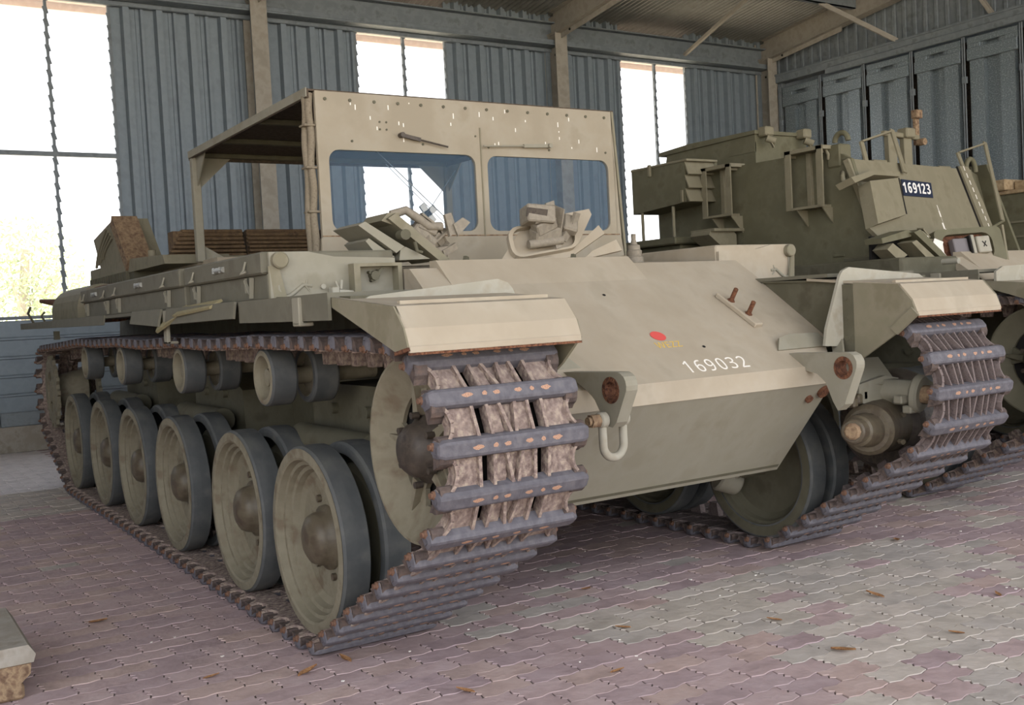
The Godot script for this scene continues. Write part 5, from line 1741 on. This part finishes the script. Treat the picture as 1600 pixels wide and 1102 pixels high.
func rack(v: Node3D, z0: float, z1: float, y0: float, y1: float) -> void:
	var b := at_shed(V2)
	var x := 2.93
	# flat-bar loop standing off the wall
	for z in [z0, z1]:
		b.lohi(Vector3(x, y0, z - 0.03), Vector3(x + 0.012, y1, z + 0.03), 0.002)
		b.lohi(Vector3(x, y1 - 0.05, z - 0.03), Vector3(3.1, y1, z - 0.018), 0.002)
	b.lohi(Vector3(x, y0, z0), Vector3(x + 0.12, y0 + 0.02, z1), 0.002)
	b.lohi(Vector3(x, y1 - 0.03, z0 - 0.03), Vector3(3.1, y1, z1 + 0.03), 0.003)
	b.lohi(Vector3(3.02, y0, z0 + 0.1), Vector3(3.06, y1 - 0.03, z0 + 0.14), 0.002)
	b.plate([Vector3(2.94, y0, z0 + 0.06), Vector3(3.09, y0, z0 + 0.06), Vector3(3.09, y0 - 0.16, z0 + 0.06)], 0.01)
	b.plate([Vector3(2.94, y0, z1), Vector3(3.09, y0, z1), Vector3(3.09, y0 - 0.16, z1)], 0.01)
	part(v, "stowage_rack", b, "olive_light")

func body_fittings(v: Node3D) -> void:
	rack(v, -2.36, -2.08, 2.05, 2.47)
	rack(v, -1.45, -1.15, 2.02, 2.47)
	# left lifting ring
	var b := at_shed(V2)
	b.lohi(Vector3(3.03, 2.30, -1.16), Vector3(3.16, 2.47, -1.04), 0.012)
	var ring_pts := []
	for k in 17: ring_pts.append(Vector3(3.10, 2.49 + sin(PI * k / 16.0) * 0.065, -1.08 + cos(PI * k / 16.0) * 0.06))
	b.tube(ring_pts, 0.02, 8)
	part(v, "lifting_ring", b, "olive")
	b = at_shed(V2)
	b.tube([Vector3(3.0, 2.42, -1.2), Vector3(2.99, 2.36, -1.17), Vector3(3.0, 2.3, -1.18)], 0.01, 6)
	b.tube([Vector3(3.02, 2.44, -1.16), Vector3(3.0, 2.40, -1.12), Vector3(3.02, 2.37, -1.14)], 0.012, 6)
	b.tube([Vector3(3.06, 2.22, -1.02), Vector3(3.0, 2.25, -1.0), Vector3(2.98, 2.2, -0.98), Vector3(3.02, 2.16, -0.98)], 0.018, 8)
	part(v, "hook", b, "olive_light")
	# locker on the front wall with a ledge over it
	var e1 := Vector3(0.988, 0, -0.156)
	var n := Vector3(0.149, 0.304, 0.941)
	var upv := n.cross(e1).normalized()
	var o := Vector3(3.107, 1.63, -0.731)
	var f := Transform3D(Basis(e1, upv, n.normalized()), o)
	b = at_shed(V2)
	b.xf = b.xf * f
	b.prism(pv([-0.16, 0.2, 0.305, 0.285, 0.375, 0.575, -0.07, 0.53]), 0.0, 0.1)
	b.prism(pv([-0.06, 0.12, 0.3, 0.24, 0.305, 0.285, -0.16, 0.2]), 0.0, 0.03)
	var lk := part(v, "front_locker", b, "olive_light")
	b = at_shed(V2)
	b.xf = b.xf * f
	b.prism(pv([-0.3, 0.5, 0.0, 0.575, 0.37, 0.58, 0.395, 0.62, 0.0, 0.61, -0.33, 0.54]), -0.02, 0.11)
	part(lk, "ledge", b, "olive_light")
	b = at_shed(V2)
	b.xf = b.xf * f
	b.bar(Vector3(0.29, 0.285, 0.1), Vector3(0.36, 0.57, 0.1), 0.012, 0.008, Vector3.BACK)
	part(lk, "strap", b, "black_hole")
	# seams and right hand strip
	b = at_shed(V2)
	b.xf = b.xf * f
	b.bar(Vector3(1.66, 0.1, 0.004), Vector3(1.62, 0.78, 0.004), 0.014, 0.014, n)
	part(v, "seam", b, "black_hole")
	b = at_shed(V2)
	b.xf = b.xf * f
	b.prism(pv([1.69, 0.1, 1.86, 0.1, 1.84, 0.5, 1.8, 0.78, 1.64, 0.78]), 0.0, 0.02)
	part(v, "end_strip", b, "olive_light")
	b = at_shed(V2)
	b.xf = b.xf * f
	var rng := RandomNumberGenerator.new()
	rng.seed = 21
	for k in 12:
		var t := k / 11.0
		b.lohi(Vector3(1.70 + t * 0.1, 0.78 - t * 0.7, 0.021), Vector3(1.712 + t * 0.1, 0.74 - t * 0.7, 0.0225))
		if k > 3: b.lohi(Vector3(1.0 + rng.randf() * 0.04, 0.62 - t * 0.55, 0.001), Vector3(1.012 + rng.randf() * 0.04, 0.57 - t * 0.55, 0.0025))
	part(v, "white_streaks", b, "white_faded").set_meta("kind", "stuff")
	# number plate
	b = at_shed(V2)
	b.xf = b.xf * f
	b.prism(pv([0.55, 0.482, 1.01, 0.479, 1.06, 0.608, 0.595, 0.618]), 0.0, 0.006)
	var np := part(v, "number_plate", b, "sign_blue")
	var dg := "169123"
	var xs := [0.605, 0.68, 0.76, 0.83, 0.895, 0.975]
	for k in 6:
		var t := Transform3D(Basis(), -V2) * f * Transform3D(Basis(Vector3(0.92, -0.02, 0), Vector3(0.28, 0.95, 0), Vector3(0, 0, 1)), Vector3(xs[k], 0.548, 0.0075))
		part(np, "digit", text_mesh(dg[k], 0.125, 0.002, true), "", t).mesh.material = M["white_paint"]
	# rails on the roof edge
	for r in [[Vector3(3.30, 2.33, -1.02), Vector3(3.27, 2.49, -1.04), Vector3(3.77, 2.61, -1.15), Vector3(3.71, 2.27, -1.0)], [Vector3(4.80, 2.37, -1.24), Vector3(4.79, 2.50, -1.28), Vector3(5.36, 2.62, -1.40), Vector3(5.16, 1.92, -1.13)]]:
		b = at_shed(V2)
		b.bar(r[0], r[1], 0.05, 0.014, n)
		b.bar(r[1], r[2], 0.014, 0.035, n)
		b.bar(r[2] + Vector3(0, 0.012, 0), r[3], 0.055, 0.014, n, 0.002)
		part(v, "grab_rail", b, "olive_light")
	b = at_shed(V2)
	b.bar(Vector3(5.16, 1.92, -1.13), Vector3(4.72, 1.82, -1.03), 0.02, 0.02)
	part(v, "stay_bar", b, "olive")
	# twin-posted clamp on the roof
	b = at_shed(V2)
	b.bar(Vector3(4.02, 2.33, -1.35), Vector3(4.05, 2.63, -1.38), 0.1, 0.05, Vector3.BACK, 0.006)
	b.bar(Vector3(4.28, 2.34, -1.4), Vector3(4.3, 2.63, -1.42), 0.1, 0.05, Vector3.BACK, 0.006)
	b.bar(Vector3(3.95, 2.64, -1.37), Vector3(4.5, 2.64, -1.45), 0.04, 0.04, Vector3.UP, 0.006)
	b.lohi(Vector3(4.24, 2.62, -1.46), Vector3(4.36, 2.70, -1.36), 0.01)
	part(v, "roof_clamp", b, "olive_light")
	b = at_shed(V2)
	b.bar(Vector3(4.5, 2.58, -1.46), Vector3(4.5, 2.86, -1.46), 0.05, 0.03, Vector3.BACK, 0.004)
	b.rod(Vector3(4.5, 2.60, -1.44), Vector3(4.5, 2.60, -1.38), 0.03, 10)
	b.lohi(Vector3(4.46, 2.80, -1.48), Vector3(4.54, 2.87, -1.42), 0.006)
	part(v, "latch", b, "rust_tan")
	# right lifting ring, roof catches
	b = at_shed(V2)
	ring_pts = []
	for k in 17: ring_pts.append(Vector3(5.08 + cos(PI * k / 16.0) * 0.07, 2.36 + sin(PI * k / 16.0) * 0.11, -1.36))
	b.tube(ring_pts, 0.022, 8)
	part(v, "lifting_ring", b, "olive")
	for q in [Vector3(3.55, 2.36, -1.12), Vector3(4.6, 2.37, -1.3)]:
		b = at_shed(V2)
		b.box(q, Vector3(0.16, 0.03, 0.06), 0.006)
		part(v, "roof_catch", b, "olive_light")
	# little lugs on the side wall
	for q in [Vector3(3.09, 2.12, -1.25), Vector3(3.09, 1.82, -1.2), Vector3(3.06, 1.66, -1.1)]:
		b = at_shed(V2)
		b.box(q, Vector3(0.03, 0.02, 0.1), 0.004)
		part(v, "wall_lug", b, "olive")

func v2_hatches(v: Node3D) -> void:
	var b := at_shed(V2)
	# left door, edge on: top lip and slanting bars
	b.prism(pv([2.72, 1.70, 3.02, 1.745, 3.05, 1.775, 2.98, 1.79, 2.71, 1.735]), -0.60, -0.46)
	b.prism(pv([3.00, 1.77, 3.07, 1.79, 3.41, 1.565, 3.33, 1.565]), -0.62, -0.42)
	var h := part(v, "hatch_door", b, "olive")
	b = at_shed(V2)
	b.prism(pv([2.92, 1.70, 2.97, 1.715, 3.20, 1.575, 3.12, 1.56]), -0.5, -0.38)
	b.prism(pv([2.74, 1.66, 2.80, 1.70, 2.95, 1.62, 2.86, 1.58]), -0.56, -0.44)
	part(h, "hatch_flap", b, "olive_light")
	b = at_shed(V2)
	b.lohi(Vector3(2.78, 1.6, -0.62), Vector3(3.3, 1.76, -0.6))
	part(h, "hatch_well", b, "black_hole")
	b = at_shed(V2)
	periscope(b, Vector3(3.22, 1.68, -0.56), Basis(Vector3.BACK, -0.8), 0.7)
	part(h, "periscope", b, "olive_light")
	b = at_shed(V2)
	for e in [[Vector3(3.26, 1.70, -0.5), 0.4], [Vector3(3.33, 1.68, -0.48), -0.5], [Vector3(3.36, 1.63, -0.46), 0.9], [Vector3(3.4, 1.66, -0.5), 0.2]]:
		b.box(e[0], Vector3(0.07, 0.09, 0.012), 0.003, Basis(Vector3.BACK, e[1]) * Basis(Vector3.UP, e[1]))
	part(h, "torn_label", b, "white_faded")
	# right door stands up and faces the camera
	b = at_shed(V2)
	var n := Vector3(-0.3, 0.25, 0.92).normalized()
	var xd := Vector3(1, 0.03, 0.3)
	xd = (xd - n * xd.dot(n)).normalized()
	var f := frame(xd, n.cross(xd), Vector3(3.66, 1.66, -0.47))
	b.xf = b.xf * f
	var out := rrect(Vector2(-0.27, -0.13), Vector2(0.29, 0.14), 0.04, 4)
	var inn := rrect(Vector2(-0.22, -0.095), Vector2(0.2, 0.10), 0.07, 4)
	b.ring(out, inn, -0.02, 0.03)
	b.prism(out, -0.05, -0.02)
	h = part(v, "hatch_door", b, "olive")
	b = at_shed(V2)
	b.xf = b.xf * f
	b.prism(inn, -0.02, -0.016)
	part(h, "rusty_well", b, "rust")
	b = at_shed(V2)
	b.xf = b.xf * f
	b.box(Vector3(-0.09, 0.0, 0.03), Vector3(0.12, 0.12, 0.06), 0.006)
	part(h, "periscope", b, "periscope_grey")
	b = at_shed(V2)
	b.xf = b.xf * f
	b.box(Vector3(0.0, 0.005, 0.04), Vector3(0.03, 0.14, 0.08), 0.006)
	b.box(Vector3(0.085, 0.0, 0.045), Vector3(0.11, 0.12, 0.07), 0.006)
	part(h, "white_box", b, "paint_pale")
	b = at_shed(V2)
	b.xf = b.xf * f
	b.box(Vector3(-0.025, 0.005, 0.045), Vector3(0.014, 0.13, 0.075))
	b.bar(Vector3(0.07, 0.02, 0.081), Vector3(0.1, -0.02, 0.081), 0.006, 0.004, Vector3.BACK)
	b.bar(Vector3(0.1, 0.02, 0.081), Vector3(0.075, -0.02, 0.081), 0.006, 0.004, Vector3.BACK)
	part(h, "dark_marks", b, "black_hole")
	b = at_shed(V2)
	b.xf = b.xf * f
	b.box(Vector3(0.31, 0.0, -0.02), Vector3(0.02, 0.30, 0.09), 0.004, Basis(Vector3.BACK, -0.1))
	b.box(Vector3(0.36, 0.0, -0.1), Vector3(0.1, 0.22, 0.01), 0.003)
	part(h, "side_flange", b, "olive_light")

# ------------------------------------------------------------------ third vehicle at the right edge
func far_vehicle() -> void:
	var o := Vector3(8.2, 0, -3.2)
	var v := thing("armoured_hull", "flat-sided olive vehicle body cut by the right edge, timber crate on its roof", "armoured vehicle", o)
	var b := MB.new()
	b.prism(pv([2.4, 0.75, 2.7, 1.1, 2.3, 1.62, -3.4, 1.66, -3.6, 1.0, -3.2, 0.5, 2.1, 0.45]), -1.2, 1.2, side_frame())
	part(v, "hull", b, "olive")
	b = MB.new()
	b.prism(pv([1.75, 1.6, 1.55, 2.30, -2.9, 2.32, -2.9, 1.6]), -1.2, 1.2, side_frame())
	var body := part(v, "body", b, "olive")
	b = MB.new()
	b.lohi(Vector3(-1.235, 2.30, -2.9), Vector3(1.235, 2.34, 1.6), 0.006)
	part(body, "roof_rim", b, "timber")
	b = MB.new()
	b.prism(pv([2.2, 0.1, 2.55, 0.45, 2.5, 0.95, 2.1, 1.15, -3.1, 1.15, -3.5, 0.8, -3.3, 0.3, -2.9, 0.0, 1.9, 0.0]), 1.1, 1.62, side_frame())
	b.prism(pv([2.2, 0.1, 2.55, 0.45, 2.5, 0.95, 2.1, 1.15, -3.1, 1.15, -3.5, 0.8, -3.3, 0.3, -2.9, 0.0, 1.9, 0.0]), -1.62, -1.1, side_frame())
	part(v, "track", b, "track_dark")
	b = MB.new()
	b.lohi(Vector3(-1.65, 1.15, -3.5), Vector3(1.65, 1.2, 2.3), 0.01)
	part(v, "track_guard", b, "olive_light")
	for y in [2.0, 1.85]:
		b = MB.new()
		b.lohi(Vector3(-1.215, y, -2.6), Vector3(-1.2, y + 0.02, 1.4))
		part(body, "weld_seam", b, "olive_light")
	b = MB.new()
	b.prism(pv([1.62, 1.62, 1.9, 1.62, 1.9, 1.76, 1.82, 1.85, 1.70, 1.85, 1.62, 1.74]), 1.18, 1.23, side_frame())
	b.rod(Vector3(-1.18, 1.74, 1.78), Vector3(-1.26, 1.74, 1.78), 0.035, 14)
	part(v, "lifting_bracket", b, "olive")
	var c := thing("timber_crate", "small brown wooden block lying on the far olive vehicle's roof rim", "crate", Vector3(7.02, 2.34, -2.2))
	b = MB.new()
	b.lohi(Vector3(-0.12, 0, -0.2), Vector3(0.2, 0.11, 0.02), 0.01)
	b.lohi(Vector3(0.02, 0.0, 0.03), Vector3(0.3, 0.09, 0.3), 0.01)
	part(c, "block", b, "timber")

func small_things() -> void:
	# slab at the lower left edge
	var t := thing("steel_slab", "weathered pale slab with rusty underside poking in at the lower left corner", "slab", Vector3(-3.16, 0, -0.66))
	var b := MB.new()
	b.prism(pv([-0.5, 0.13, 0.56, 0.13, 0.57, 0.16, 0.545, 0.20, -0.5, 0.20]), -0.33, 0.34)
	b.xf = Transform3D()
	part(t, "slab", b, "concrete")
	b = MB.new()
	b.prism(pv([-0.5, 0.05, 0.5, 0.05, 0.545, 0.09, 0.55, 0.13, -0.5, 0.13]), -0.33, 0.35)
	b.lohi(Vector3(0.40, 0, 0.2), Vector3(0.52, 0.06, 0.36), 0.01)
	b.lohi(Vector3(0.40, 0, -0.3), Vector3(0.52, 0.06, -0.2), 0.01)
	b.lohi(Vector3(-0.5, 0, -0.3), Vector3(-0.38, 0.06, 0.34), 0.01)
	part(t, "rusty_base", b, "rust_tan")
	# dry leaves
	var rng := RandomNumberGenerator.new()
	rng.seed = 17
	var lm: ArrayMesh
	b = MB.new()
	for k in 6:
		var u := k / 6.0
		var w := (k + 1) / 6.0
		var hw := func(q): return 0.016 * sin(PI * pow(q, 0.8)) + 0.0006
		var y := func(q): return 0.008 + 0.012 * q * q
		for s in [-1.0, 1.0]:
			var a := Vector3(0, y.call(u) - 0.006, (u - 0.5) * 0.09)
			var c := Vector3(0, y.call(w) - 0.006, (w - 0.5) * 0.09)
			var d := Vector3(s * hw.call(w), y.call(w), (w - 0.5) * 0.09)
			var e := Vector3(s * hw.call(u), y.call(u), (u - 0.5) * 0.09)
			if s > 0: b.quad(a, c, d, e)
			else: b.quad(e, d, c, a)
	lm = mesh_of([[b, "dry_leaf"]])
	var spots := [[-2.0, -0.05, "dry leaf on the red pavers left of the front wheel, beside the track edge"], [-1.68, 0.16, "pale dry leaf against the bottom corner of the left track"], [-1.5, 0.12, "dry leaf under the lowest pads of the left track"], [-0.4, 0.55, "dry leaf on red pavers where the grey patch begins, nearest the left track"], [0.15, 0.9, "dry leaf in the middle of the grey paver patch"], [0.05, 1.35, "dry leaf on reddish pavers near the bottom edge, below the grey patch"], [0.75, 0.95, "dry leaf on pavers below the nose, right of the grey patch's middle"], [0.55, 1.5, "dry leaf nearest the bottom edge on the pavers right of centre"], [1.15, 1.3, "dry leaf farthest right on the pavers near the bottom edge"], [-0.75, 0.95, "dry leaf on red pavers near the bottom edge, left of the grey patch"], [1.7, 0.35, "dry leaf on the pavers in front of the right track"], [-2.2, -1.2, "dry leaf on the red pavers farthest back, left of the road wheels"], [-1.3, 0.75, "dry leaf on red pavers at the bottom edge, left of centre"], [-0.15, -0.05, "dry leaf in the shade under the nose of the front tank"]]
	for k in spots.size():
		var m := MeshInstance3D.new()
		m.name = numbered("dry_leaf")
		m.mesh = lm
		add_child(m)
		m.position = Vector3(spots[k][0], 0.0, spots[k][1])
		m.rotation.y = rng.randf() * TAU
		m.scale = Vector3.ONE * rng.randf_range(0.6, 1.2)
		tag(m, spots[k][2], "leaf", "dry leaves on the pavers")
